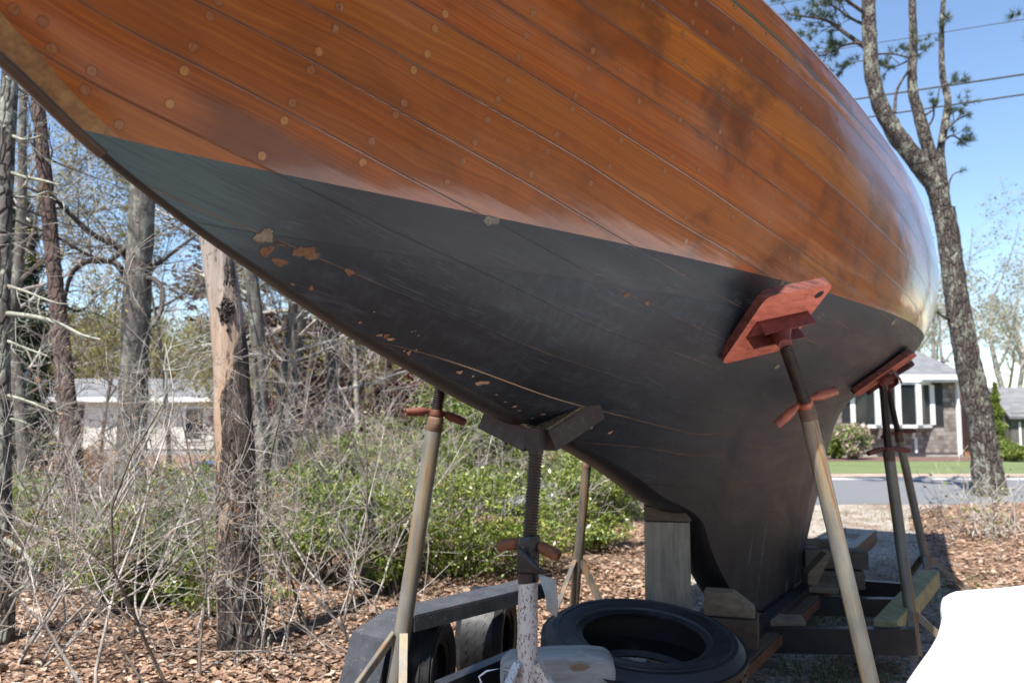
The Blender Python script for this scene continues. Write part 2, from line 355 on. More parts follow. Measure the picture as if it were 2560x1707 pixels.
M['screw']=mat_rust('dark_greased_screw',(.020,.015,.012),(.045,.030,.022),(.085,.048,.030),.5,.4)
M['rust']=mat_rust('rusty_steel',(.05,.022,.013),(.13,.052,.024),(.24,.095,.038),.8,.1)
M['bracket_rust']=mat_rust('rusted_pipe_top',(.06,.035,.024),(.13,.075,.045),(.22,.15,.10),.7,.1)
M['handle_red']=mat_rust('chipped_orange_paint',(.10,.032,.018),(.30,.070,.030),(.40,.105,.045),.5,0)
M['handle_dark']=mat_rust('rusty_red_handle',(.045,.018,.012),(.13,.035,.020),(.21,.058,.030),.6,0)
M['handle_rust']=mat_rust('rusty_orange_handle',(.05,.020,.010),(.19,.065,.022),(.31,.13,.05),.75,0)
M['bracket_red']=mat_rust('rusty_red_bracket',(.040,.012,.010),(.145,.030,.020),(.24,.050,.030),.55,.1)
M['cradle']=mat_rust('cradle_steel',(.022,.018,.017),(.045,.030,.026),(.075,.060,.062),.55,.4)
M['carpet']=simple('carpet_strip',(.16,.115,.06),.95,0,.5,60,.6)
def mat_pad():
    t=NT('red_painted_plywood');o=t.obj();g=t.noise(t.map(o,(18,18,90)),1,4,.6);b=t.noise(o,12,4)
    c=t.ramp(g,[(.30,(.30,.068,.042)),(.48,(.46,.115,.070)),(.62,(.52,.142,.088)),(.8,(.56,.18,.115))])
    c=t.mix(t.mth('MULTIPLY',t.rng(b,.60,.72),.5),c,(.18,.055,.036));w2=t.noise(o,40,5,.7);c=t.mix(t.mth('MULTIPLY',t.rng(w2,.62,.70),.3),c,(.34,.17,.11))
    t.set(Base_Color=c,Roughness=.75,Normal=t.bump(g,.5,.004));return t.m
M['pad']=mat_pad()
M['ply_edge']=wood('plywood_edge',[(.35,(.035,.014,.011)),(.5,(.13,.036,.026)),(.7,(.22,.065,.045))],3,70,.8,.4,'X')
M['hole']=simple('dark_hollow',(.012,.008,.006),.9,bump=0)
M['steel']=simple('black_trailer_steel',(.020,.021,.024),.42,.2,.35,14,.12)
def mat_fender():
    t=NT('grey_fender_steel');o=t.obj();n=t.noise(o,9,5,.65);k=t.noise(o,70,4,.7)
    c=t.mix(t.rng(n,.35,.65),(.030,.033,.040),(.062,.066,.076));c=t.mix(t.mth('MULTIPLY',t.rng(k,.60,.68),.8),c,(.20,.16,.125));c=t.mix(t.mth('MULTIPLY',t.rng(n,.62,.7),.6),c,(.10,.05,.03))
    t.set(Base_Color=c,Roughness=.6,Metallic=.2,Normal=t.bump(k,.2,.004));return t.m
M['fender']=mat_fender()
M['tape']=simple('black_tape',(.008,.008,.010),.32,0,.3,20,.3)
M['tape_back']=simple('grey_tape_back',(.34,.35,.34),.6,0,.25,18,.2)
def mat_rubber():
    t=NT('tyre_rubber');uv=t.uv();u,v,_=t.sep(uv);o=t.obj()
    n=t.noise(o,12,6,.65)
    c=t.ramp(n,[(.3,(.006,.006,.007)),(.55,(.0105,.011,.012)),(.72,(.027,.028,.031))])
    t.set(Base_Color=c,Roughness=t.rng(n,.3,.7,.42,.7),Normal=t.bump(t.noise(o,60,4,.7),.25,.003));return t.m
M['rubber']=mat_rubber()
def mat_cover():
    t=NT('white_shrink_wrap');o=t.obj();n=t.noise(t.map(o,(1.5,1.5,6)),2,4,.5,1.2)
    t.set(Base_Color=(.78,.79,.81),Roughness=.4,Normal=t.bump(n,.5,.06),Subsurface_Weight=0.0);return t.m
M['cover']=mat_cover()
# ---- bark
def bark(name,stops,sx=9,sz=2.5,bump=.7,lichen=0,lc=(.36,.38,.31),plates=True):
    t=NT(name);o=t.obj()
    d=t.noise(o,4,3);vv=t.nd('ShaderNodeVectorMath',{0:t.map(o,(sx,sx,sz)),1:t.comb(d,d,d)},operation='ADD').outputs[0]
    vo=t.vor(vv,1.6,feature='DISTANCE_TO_EDGE');n=t.noise(t.map(o,(sx*2,sx*2,sz*1.3)),1.5,5,.65)
    h=t.mth('ADD',t.mth('MULTIPLY',t.rng(vo,0,.16),.6 if plates else .15),t.mth('MULTIPLY',n,.55))
    c=t.ramp(h,[(.2,stops[0]),(.55,stops[1]),(.9,stops[2])])
    if lichen:
        l=t.noise(t.map(o,(5,5,3)),1.6,6,.7)
        c=t.mix(t.mth('MULTIPLY',t.rng(l,.56-.12*lichen,.62-.08*lichen),.8),c,t.mix(n,tuple(x*.6 for x in lc),lc))
    t.set(Base_Color=c,Roughness=.9,Normal=t.bump(h,bump,.03));return t.m
M['bark_pine']=bark('pine_bark',[(.022,.016,.013),(.058,.043,.036),(.12,.095,.082)],12,4)
M['bark_pine_lichen']=bark('lichened_pine_bark',[(.016,.011,.009),(.046,.034,.028),(.095,.076,.065)],12,4,.9,.40,(.33,.34,.27))
M['bark_red']=bark('reddish_pine_bark',[(.030,.018,.015),(.080,.048,.040),(.13,.085,.072)],10,4)
M['bark_grey']=bark('grey_trunk_bark',[(.05,.044,.039),(.145,.128,.113),(.25,.23,.205)],10,1.0,.6,.25,(.30,.31,.25),False)
M['bark_dark']=bark('dark_scaly_bark',[(.020,.016,.014),(.060,.049,.043),(.125,.11,.098)],14,5,.8,.5)
M['twig']=simple('pale_twig_bark',(.32,.29,.26),.85,0,.55,9,0)
M['twig_brown']=simple('brown_twig_bark',(.13,.105,.085),.85,0,.4,25,0)
M['lichen_twig']=simple('lichened_branch',(.23,.235,.185),.9,0,.45,18,0)
M['twig_dark']=simple('dark_branch_bark',(.055,.045,.038),.9,0,.4,15,0)
def mat_dead():
    t=NT('barkless_dead_trunk');o=t.obj();z=t.sep(o)[2]
    g=t.noise(t.map(o,(26,26,1.3)),1,5,.65);p=t.noise(t.map(o,(5,5,1.2)),1.2,5,.65);hol=t.noise(t.map(o,(30,30,12)),1,4,.7)
    c=t.ramp(g,[(.25,(.15,.105,.075)),(.5,(.33,.25,.19)),(.75,(.47,.385,.31))])
    or_=t.rng(t.mth('ABSOLUTE',t.mth('SUBTRACT',z,1.25)),.15,.75,1,0)
    c=t.mix(t.mth('MULTIPLY',or_,t.rng(p,.38,.66,0,.75)),c,(.44,.25,.125))
    grey=t.rng(t.mth('ADD',z,t.mth('MULTIPLY',p,.6)),2.0,2.7)
    c=t.mix(t.mth('MULTIPLY',grey,.7),c,t.mix(g,(.18,.155,.135),(.42,.385,.35)))
    c=t.mix(t.rng(hol,.62,.68),c,(.045,.028,.02))
    x=t.mth('ADD',t.sep(o)[0],t.mth('MULTIPLY',z,.13))
    pit=t.noise(t.map(o,(22,22,7)),1.2,5,.75)
    c=t.mix(t.mth('MULTIPLY',t.rng(pit,.56,.66),t.rng(t.mth('ADD',x,t.mth('MULTIPLY',p,.3)),.06,.22)),c,(.06,.038,.028))
    c=t.mix(t.mth('MULTIPLY',t.rng(g,.40,.32),.7),c,(.10,.065,.045))
    sel=t.mth('ADD',t.mth('ADD',t.mth('MULTIPLY',p,.8),t.mth('MULTIPLY',x,1.7)),t.rng(z,0,1.9,.44,-.20))
    bk=t.rng(sel,.50,.54)
    bn=t.noise(t.map(o,(16,16,6)),1.3,5,.7)
    c=t.mix(bk,c,t.ramp(bn,[(.36,(.016,.011,.009)),(.5,(.075,.055,.044)),(.62,(.15,.12,.10)),(.75,(.24,.20,.17))]))
    h=t.mth('ADD',t.mth('MULTIPLY',bk,.8),t.mth('ADD',t.mth('MULTIPLY',g,.25),t.mth('MULTIPLY',t.mth('MULTIPLY',bk,bn),.8)))
    t.set(Base_Color=c,Roughness=.9,Normal=t.bump(h,1.0,.05));return t.m
M['dead']=mat_dead()
def leafmat(name,stops,trans=.35,rough=.5):
    t=NT(name);r=t.island()
    c=t.ramp(r,stops);t.set(Base_Color=c,Roughness=rough)
    tr=t.nd('ShaderNodeBsdfTranslucent',{'Color':c})
    mx=t.nd('ShaderNodeMixShader',{0:trans,1:t.b.outputs[0],2:tr.outputs[0]})
    t.nt.links.new(mx.outputs[0],t.out.inputs[0]);return t.m
M['litter']=leafmat('dry_leaf',[(0,(.10,.058,.036)),(.25,(.195,.112,.070)),(.5,(.285,.175,.112)),(.75,(.375,.245,.165)),(.9,(.40,.30,.22)),(1,(.50,.39,.30))],.1,.7)
M['leaf_green']=leafmat('evergreen_leaf',[(0,(.05,.095,.016)),(.4,(.135,.20,.030)),(.75,(.235,.285,.05)),(1,(.36,.35,.11))],.25,.35)
M['leaf_bright']=leafmat('spring_leaf',[(0,(.075,.13,.022)),(.5,(.17,.24,.04)),(1,(.32,.34,.08))],.4,.5)
M['leaf_gold']=leafmat('budding_oak_leaf',[(0,(.13,.115,.03)),(.4,(.21,.195,.05)),(.8,(.29,.275,.075)),(1,(.28,.20,.08))],.4,.6)
M['leaf_red']=leafmat('dark_red_leaf',[(0,(.03,.010,.012)),(.5,(.075,.020,.024)),(1,(.14,.045,.045))],.3,.5)
M['needle']=leafmat('pine_needle',[(0,(.020,.042,.015)),(.5,(.045,.08,.026)),(1,(.10,.135,.045))],.15,.5)
M['needle_bright']=leafmat('yellow_green_needle',[(0,(.06,.10,.025)),(.5,(.14,.19,.045)),(1,(.26,.28,.09))],.25,.5)
M['needle_dark']=leafmat('dark_evergreen_needle',[(0,(.009,.020,.009)),(.5,(.020,.042,.016)),(1,(.045,.072,.026))],.1,.6)
M['needle_brown']=leafmat('dead_needle',[(0,(.10,.045,.02)),(.5,(.22,.10,.04)),(1,(.32,.17,.07))],.15,.7)
M['bud']=leafmat('reddish_bud',[(0,(.14,.06,.02)),(.6,(.24,.12,.045)),(1,(.30,.24,.07))],.2,.6)
M['flower']=leafmat('shrub_blossom',[(0,(.14,.22,.05)),(.55,(.22,.30,.08)),(.7,(.45,.30,.28)),(1,(.62,.45,.42))],.3,.6)
# ---- ground
def mat_ground():
    t=NT('leaf_litter_ground');p=t.pos()
    n=t.noise(p,1.1,5,.6);v=t.vor(p,24,'Color');vs=t.sep(v)[0];f=t.noise(p,30,4,.7)
    c=t.ramp(vs,[(0,(.06,.036,.024)),(.35,(.17,.095,.06)),(.7,(.30,.18,.115)),(1,(.44,.30,.21))])
    c=t.mix(t.rng(n,.42,.62),c,t.mix(f,(.05,.034,.022),(.17,.10,.06)))
    t.set(Base_Color=c,Roughness=.95,Normal=t.bump(t.mth('ADD',t.vor(p,24),f),.8,.03));return t.m
M['ground']=mat_ground()
def mat_gravel():
    t=NT('driveway_gravel');p=t.pos()
    v=t.sep(t.vor(p,55,'Color'))[0];d=t.vor(p,55);n=t.noise(p,1.4,5,.65);n2=t.noise(p,6,4,.65)
    c=t.ramp(v,[(0,(.13,.11,.09)),(.5,(.27,.235,.195)),(1,(.48,.435,.38))])
    c=t.mix(t.mth('MULTIPLY',t.rng(n,.48,.62),.75),c,t.mix(n2,(.09,.058,.036),(.20,.135,.09)))
    c=t.mix(t.mth('MULTIPLY',t.rng(n2,.62,.70),.5),c,(.09,.12,.03))
    t.set(Base_Color=c,Roughness=.95,Normal=t.bump(d,.7,.015));return t.m
M['gravel']=mat_gravel()
def mat_road():
    t=NT('asphalt');p=t.pos();n=t.noise(t.map(p,(.5,2,1)),1,5);s=t.noise(p,120,3,.7)
    c=t.mix(n,(.085,.088,.095),(.135,.138,.145));c=t.mix(t.rng(s,.4,.7,0,.5),c,(.20,.20,.205))
    t.set(Base_Color=c,Roughness=.85);return t.m
M['road']=mat_road()
M['edge_line']=simple('worn_white_line',(.70,.70,.69),.8,0,.12,12,0)
M['shoulder']=simple('sandy_shoulder',(.30,.225,.175),.95,0,.3,3,0)
M['driveway']=simple('pale_driveway',(.20,.197,.19),.9,0,.15,3,0)
def mat_lawn():
    t=NT('lawn');p=t.pos();n=t.noise(p,1.5,5,.6);f=t.noise(p,40,3,.7)
    c=t.mix(t.rng(n,.3,.7),(.055,.095,.026),(.115,.145,.05));c=t.mix(t.rng(f,.35,.7),c,(.15,.185,.07))
    t.set(Base_Color=c,Roughness=.9,Normal=t.bump(f,.6,.03));return t.m
M['lawn']=mat_lawn()
M['grass']=leafmat('grass_blade',[(0,(.05,.10,.015)),(.6,(.10,.17,.03)),(1,(.20,.22,.06))],.3,.6)
M['mulch']=simple('bark_mulch',(.11,.062,.048),.95,0,.4,18,.3)
# ---- houses
def mat_shingle():
    t=NT('cedar_shingles');p=t.pos();x,y,z=t.sep(p)
    row=t.mth('FLOOR',t.mth('MULTIPLY',z,7.5));fz=t.mth('FRACT',t.mth('MULTIPLY',z,7.5))
    xs=t.mth('ADD',t.mth('MULTIPLY',t.mth('ADD',x,y),6.5),t.mth('MULTIPLY',row,.37))
    cell=t.nd('ShaderNodeTexWhiteNoise',{'Vector':t.comb(t.mth('FLOOR',xs),row,0)},noise_dimensions='3D').outputs[0]
    c=t.ramp(cell,[(0,(.155,.125,.105)),(.5,(.25,.22,.20)),(1,(.36,.325,.30))])
    c=t.mix(t.rng(fz,0,.14,.85,0),c,(.04,.033,.03));c=t.mix(t.rng(t.mth('FRACT',xs),0,.06,.6,0),c,(.05,.04,.036))
    t.set(Base_Color=c,Roughness=.9,Normal=t.bump(fz,.5,.02));return t.m
M['shingle']=mat_shingle()
def mat_siding():
    t=NT('white_clapboard');p=t.pos();z=t.sep(p)[2];fz=t.mth('FRACT',t.mth('MULTIPLY',z,8))
    c=t.mix(t.rng(fz,0,.12,.7,0),(.68,.655,.59),(.36,.355,.33));t.set(Base_Color=c,Roughness=.6,Normal=t.bump(fz,.6,.02));return t.m
M['siding']=mat_siding()
def mat_roof(name,a,b):
    t=NT(name);p=t.pos();x,y,z=t.sep(p);row=t.mth('FLOOR',t.mth('MULTIPLY',z,14))
    cell=t.nd('ShaderNodeTexWhiteNoise',{'Vector':t.comb(t.mth('FLOOR',t.mth('ADD',t.mth('MULTIPLY',x,4),t.mth('MULTIPLY',row,.5))),row,0)},noise_dimensions='3D').outputs[0]
    t.set(Base_Color=t.mix(cell,a,b),Roughness=.9);return t.m
M['roof']=mat_roof('grey_asphalt_shingle',(.115,.117,.123),(.165,.168,.175))
M['trim']=simple('white_trim_paint',(.80,.80,.79),.5,0,.04,6,0)
M['glass']=simple('dark_window_glass',(.018,.022,.026),.06,0,.1,3,0)
M['black_paint']=simple('black_keel_paint',(.0095,.0095,.011),.5,0,.5,14,.2)
M['shutter_black']=simple('black_shutter',(.022,.023,.026),.5,0,.1,8,0)
M['shutter_red']=simple('burgundy_shutter',(.085,.022,.032),.5,0,.1,8,0)
M['concrete']=simple('foundation_concrete',(.34,.32,.30),.9,0,.15,6,0)
M['curtain']=simple('pale_curtain',(.42,.43,.43),.9,0,.1,6,0)
def mat_brick():
    t=NT('red_brick');p=t.pos();x,y,z=t.sep(p)
    b=t.nd('ShaderNodeTexBrick',{'Vector':t.comb(t.mth('ADD',x,y),z,0),'Color1':(.25,.085,.055,1),'Color2':(.33,.13,.085,1),'Mortar':(.34,.30,.27,1),'Scale':4.5,'Mortar Size':.012})
    t.set(Base_Color=b.outputs[0],Roughness=.9);return t.m
M['brick']=mat_brick()
M['shed_wall']=simple('weathered_shed_board',(.115,.105,.10),.9,0,.25,6,.2)
M['bin_blue']=simple('blue_bin_plastic',(.022,.075,.20),.45,0,.15,6,0)
M['bin_green']=simple('green_bin_label',(.020,.11,.035),.5,0,.15,6,0)
M['wire']=simple('utility_cable',(.040,.042,.045),.5,0,.2,4,0)
M['rock']=simple('field_stone',(.21,.19,.17),.9,0,.35,9,.5)
M['white_plastic']=simple('white_plastic',(.72,.73,.75),.5,0,.05,6,0)
# ------------------------------------------------------------------ hull lines (boat axes: x aft from the stem at the waterline, y port, z up from the waterline)
PAR=np.array([-0.0029, 0.3975, 0.6691, 0.8373, 0.8926, 0.7494, 0.5508, 0.7387, 0.4007, 0.2902, 0.1743, 0.0854, -0.0003, 0.7777, 0.483, 0.389, 0.2484, 0.1173, -0.0017, 0.8902, 0.7224, 0.6292, 0.4836, 0.3762, 0.0202, 0.994, 0.9363, 0.8003, 0.5067, 0.2257, 0.05, 1.0985, 1.0107, 0.8146, 0.4573, 0.1945, 0.0499, 1.0033, 0.8906, 0.6852, 0.3377, 0.1289, 0.0199, 0.9039, 0.7603, 0.5117, 0.3012, 0.0998, -0.0, 0.1636, 0.3951, 0.642])
TT= [[0.0033, 0.0091, 0.0119, 0.0136, 0.0147, 0.0151, 0.0154, 0.0154, 0.0154, 0.0159, 0.0131, 0.0141, 0.0554, 0.0845, 0.0848], [0.0153, 0.024, 0.0283, 0.0309, 0.0325, 0.0326, 0.0318, 0.0284, 0.0282, 0.0274, 0.033, 0.0523, 0.1188, 0.1677, 0.1694], [0.0452, 0.0504, 0.0531, 0.0547, 0.0557, 0.0554, 0.0535, 0.0563, 0.0588, 0.063, 0.0737, 0.1063, 0.1918, 0.2493, 0.2535], [0.1037, 0.0937, 0.0896, 0.0874, 0.0862, 0.086, 0.0876, 0.0918, 0.1008, 0.1126, 0.1326, 0.1696, 0.2745, 0.3288, 0.3369], [0.2022, 0.1596, 0.141, 0.1308, 0.1248, 0.1236, 0.1264, 0.1356, 0.1517, 0.1719, 0.2039, 0.2492, 0.3643, 0.4062, 0.4194], [0.3496, 0.2556, 0.2114, 0.1871, 0.1709, 0.1671, 0.1725, 0.1894, 0.216, 0.2515, 0.3058, 0.3575, 0.4558, 0.4818, 0.501], [0.5471, 0.3947, 0.3088, 0.2602, 0.2301, 0.2263, 0.2315, 0.2645, 0.3042, 0.377, 0.4467, 0.4729, 0.5451, 0.5558, 0.5818], [0.7803, 0.5933, 0.4585, 0.3532, 0.3096, 0.3059, 0.3229, 0.3767, 0.458, 0.5281, 0.5767, 0.5848, 0.6252, 0.6293, 0.6618], [1.022, 0.8403, 0.7099, 0.5622, 0.4791, 0.4647, 0.4859, 0.5582, 0.6261, 0.6782, 0.6977, 0.6893, 0.7001, 0.7019, 0.7412], [1.2532, 1.082, 0.9502, 0.8092, 0.7169, 0.6833, 0.6875, 0.7287, 0.7531, 0.7979, 0.8094, 0.7879, 0.7724, 0.7734, 0.8203], [1.3633, 1.1913, 1.0809, 0.9976, 0.9181, 0.8828, 0.8721, 0.8763, 0.8878, 0.882, 0.8682, 0.8435, 0.8316, 0.8399, 0.8978], [1.4238, 1.2843, 1.1976, 1.1305, 1.0584, 0.9997, 0.9672, 0.9568, 0.9454, 0.9296, 0.903, 0.8754, 0.8829, 0.9033, 0.9746], [1.4809, 1.3726, 1.3028, 1.2468, 1.1833, 1.1262, 1.0775, 1.0271, 0.9868, 0.957, 0.9394, 0.9124, 0.9301, 0.9651, 1.0511], [1.5434, 1.4607, 1.4047, 1.3572, 1.2994, 1.2407, 1.182, 1.1073, 1.0439, 0.9908, 0.9749, 0.9436, 0.9787, 1.0262, 1.1274]]
BUNGS= [(-0.147, 0.8753, 0), (-0.109, 0.8372, 0), (-0.089, 0.8873, 0), (-0.031, 0.8473, 0), (-0.033, 0.9109, 0), (0.027, 0.9232, 0), (0.095, 0.6074, 1), (0.09, 0.7539, 1), (0.098, 0.5033, 0), (0.112, 0.3694, 0), (0.119, 0.3248, 0), (0.281, 0.5377, 1), (0.286, 0.4551, 0), (0.304, 0.3346, 0), (0.31, 0.2933, 1), (0.33, 0.2465, 2), (0.328, 0.2181, 2), (0.264, 0.7106, 1), (0.545, 0.16, 1), (0.531, 0.1784, 1), (0.529, 0.2078, 1), (0.508, 0.2354, 1), (0.506, 0.2886, 2), (0.495, 0.3175, 0), (0.46, 0.4154, 0), (0.455, 0.5088, 1), (0.677, 0.3341, 0), (0.655, 0.4122, 0), (0.694, 0.2874, 0), (0.711, 0.2446, 0), (0.724, 0.2121, 0), (0.735, 0.1864, 0), (0.746, 0.1593, 0), (0.752, 0.1364, 0), (0.756, 0.1164, 0), (0.867, 0.2925, 0), (0.897, 0.2436, 0), (0.908, 0.2159, 0), (0.934, 0.1793, 0), (0.933, 0.1641, 0), (0.95, 0.1333, 0), (0.95, 0.1168, 0), (1.098, 0.2238, 0), (1.115, 0.1853, 0), (1.134, 0.1692, 0), (1.142, 0.1367, 0), (1.32, 0.1756, 0), (1.303, 0.1977, 0), (1.341, 0.0502, 0), (1.53, 0.0521, 0), (1.733, 0.0315, 0), (1.941, 0.0548, 0), (1.5, 0.1245, 0), (1.498, 0.143, 0), (1.314, 0.1334, 0), (1.321, 0.1139, 0)]
CHIPS= [(0.326, 0.9357, 0.0301, 0.0331, 2), (0.42, 0.9138, 0.0433, 0.0283, 0), (0.34, 0.9645, 0.0289, 0.0183, 0), (0.375, 0.9689, 0.0279, 0.0171, 0), (0.524, 0.8995, 0.0198, 0.0149, 0), (0.462, 0.9794, 0.0105, 0.0097, 0), (0.692, 0.9863, 0.0118, 0.0145, 0), (0.708, 0.9878, 0.0164, 0.0091, 1), (0.675, 0.9905, 0.0144, 0.0072, 1), (0.78, 0.9942, 0.0113, 0.0113, 1), (0.955, 0.9833, 0.0222, 0.0091, 1), (1.002, 0.9787, 0.0103, 0.0062, 1), (1.046, 0.9821, 0.0355, 0.0178, 1), (1.229, 0.9921, 0.0168, 0.0079, 1), (1.361, 0.9862, 0.0164, 0.007, 1), (1.61, 0.9799, 0.033, 0.0203, 1), (1.737, 0.9743, 0.0171, 0.0158, 1), (1.309, 0.5468, 0.0216, 0.0129, 0), (1.405, 0.5574, 0.0156, 0.0178, 0), (0.796, 0.4681, 0.0375, 0.0232, 3), (2.054, 0.3364, 0.0398, 0.0265, 3), (3.325, 0.3348, 0.0469, 0.0397, 2), (2.571, 0.7059, 0.0473, 0.0221, 2), (0.626, 0.955, 0.0035, 0.0035, 1), (0.745, 0.956, 0.0064, 0.0028, 1), (0.752, 0.9519, 0.0046, 0.0028, 1), (0.768, 0.9572, 0.0074, 0.0028, 1), (0.61, 0.987, 0.0078, 0.0044, 1), (1.126, 0.9881, 0.0108, 0.0043, 1), (1.18, 0.9918, 0.0088, 0.0055, 1), (1.262, 0.9944, 0.0114, 0.0034, 1), (1.34, 0.9964, 0.007, 0.0047, 1), (0.764, 0.9949, 0.0084, 0.0037, 1), (0.791, 0.9833, 0.0057, 0.0047, 1), (0.42, 0.9928, 0.0111, 0.0048, 0), (0.362, 0.9333, 0.0169, 0.0038, 0)]
TT=np.array(TT)
TH=R(31); AXB=np.array([math.sin(TH),math.cos(TH),0]); NPB=np.array([math.cos(TH),-math.sin(TH),0])
_r=ray(230/1.0884,338/1.0884); S0=_r*0.45/_r[2]+np.array([0,0,CH])
def bw(P):
    P=np.asarray(P,float); return S0+P[...,:1]*AXB+P[...,1:2]*NPB+P[...,2:3]*UP
def pchip(x,y):
    x=np.array(x,float);y=np.array(y,float);h=np.diff(x);d=np.diff(y)/h;m=np.zeros(len(x))
    for i in range(1,len(x)-1):
        if d[i-1]*d[i]>0:
            w1=2*h[i]+h[i-1];w2=h[i]+2*h[i-1];m[i]=(w1+w2)/(w1/d[i-1]+w2/d[i])
    m[0]=d[0];m[-1]=d[-1]
    def Fn(t):
        t=np.asarray(t,float);i=np.clip(np.searchsorted(x,t)-1,0,len(x)-2);s=(t-x[i])/h[i]
        return (1+2*s)*(1-s)**2*y[i]+s*(1-s)**2*h[i]*m[i]+s*s*(3-2*s)*y[i+1]+s*s*(s-1)*h[i]*m[i+1]
    return Fn
def spline(x,y):
    x=np.array(x,float);y=np.array(y,float);N=len(x);h=np.diff(x);A=np.eye(N);b=np.zeros(N)
    for i in range(1,N-1):
        A[i,i-1]=h[i-1];A[i,i]=2*(h[i-1]+h[i]);A[i,i+1]=h[i];b[i]=6*((y[i+1]-y[i])/h[i]-(y[i]-y[i-1])/h[i-1])
    m=np.linalg.solve(A,b)
    def Fn(t):
        t=np.asarray(t,float);i=np.clip(np.searchsorted(x,t)-1,0,N-2);l=t-x[i];r=x[i+1]-t
        return m[i]*r**3/6/h[i]+m[i+1]*l**3/6/h[i]+(y[i]/h[i]-m[i]*h[i]/6)*r+(y[i+1]/h[i]-m[i+1]*h[i]/6)*l
    return Fn
PX=[-1.25,-.9,-.5,-.146,0.0,.171,.372,.584,.846,1.194,1.65,2.007,2.357,2.80,2.93,3.122,3.27,3.50,3.79,4.247,4.6,4.85,5.25,5.6,5.85,6.3,7.1,7.7,8.2]
PZ=[.86,.50,.235,.072,-.016,-.097,-.175,-.25,-.326,-.425,-.533,-.641,-.766,-.91,-1.06,-1.22,-1.32,-1.42,-1.48,-1.54,-1.52,-1.34,-1.08,-.90,-.46,-.35,-.17,.04,.30]
zp=pchip(PX,PZ); zsh=spline([-1.25,0,1.6,3,4.5,6,8.3],[.88,.82,.745,.70,.68,.69,.75])
AX=[-.9,0.4,1.5,2.8,4.2,6.0,8.2]; KN=[-.9,-.45,-.15,.1,.4,.7,1.0,1.4,1.8,2.3,2.9,3.6,4.6,6.0,8.2]
def bbasis(t,nc=7,p=3):
    kn=np.r_[np.zeros(p),np.linspace(0,1,nc-p+1),np.ones(p)];t=np.clip(np.asarray(t,float),0,1-1e-9)
    B=[((t>=kn[i])&(t<kn[i+1])).astype(float) for i in range(len(kn)-1)]
    for q in range(1,p+1):
        Nn=[]
        for i in range(len(B)-1):
            A=0;d=kn[i+q]-kn[i]
            if d>0:A=A+(t-kn[i])/d*B[i]
            d=kn[i+q+1]-kn[i+1]
            if d>0:A=A+(kn[i+q+1]-t)/d*B[i+1]
            Nn.append(A)
        B=Nn
    return np.stack(B,-1)
def hctrl(X):
    X=np.asarray(X,float);ys=spline(AX,PAR[:7])(X)*np.sqrt(np.clip((X+1.26)/.55,0,1)); ph=PAR[7:49].reshape(7,6)
    u_=np.clip(X/1.2,0,1);hs=.012+.022*u_*u_*(3-2*u_)
    Y=[np.maximum(ys,hs)]+[hs+np.maximum(ys-hs,0)*spline(AX,ph[:,i])(X) for i in range(6)]
    k=zp(X);s=zsh(X);T=s-k;e=k+.35*T;zw=.5*(e+np.sqrt(e*e+.01));D=zw-k
    q=np.clip((X-.8)/2.0,0,1);q=q*q*(3-2*q);dd=[(lambda De:De*(1-np.exp(-D*r/De)))(1/(q/Dm+(1-q)/4.)) for Dm,r in zip(PAR[49:52],(.3,.6,.82))]
    return np.stack(Y,-1),np.stack([s,zw+(s-zw)*.55,zw,zw-dd[0],zw-dd[1],zw-dd[2],k],-1)
def hs_pt(x,t):  # boat coords
    Y,Z=hctrl(np.atleast_1d(x));B=bbasis(np.atleast_1d(t));return np.stack([np.atleast_1d(x)+0*B[:,0],(Y*B).sum(1),(Z*B).sum(1)],-1)
def tz(x,z):
    t=np.linspace(0,1,400);P=hs_pt(np.full(400,x),t);return float(np.interp(-z,-P[:,2],t))
def hs_n(x,t):   # outward world normal
    P=bw(hs_pt(x,t))[0];a_=bw(hs_pt(x+.004,t))[0]-P;b_=bw(hs_pt(x,min(t+.004,.9995)))[0]-bw(hs_pt(x,min(t+.004,.9995)-.006))[0]
    n_=unit(np.cross(a_,b_))
    return P,(n_ if n_@NPB>0 else -n_),unit(a_),unit(b_)
XS=np.r_[np.linspace(-1.22,-.3,30),np.linspace(-.28,.32,100),np.linspace(.33,6,200),np.linspace(6.03,8.2,40)]
SE=np.stack([spline(KN,r)(np.clip(XS,-.9,8.2)) for r in TT],-1)      # seam positions, t of seam k at every station
SEF=np.concatenate([np.zeros((len(XS),1)),SE,np.ones((len(XS),1))*np.maximum(1.06,SE[:,-1:]+.05)],1)
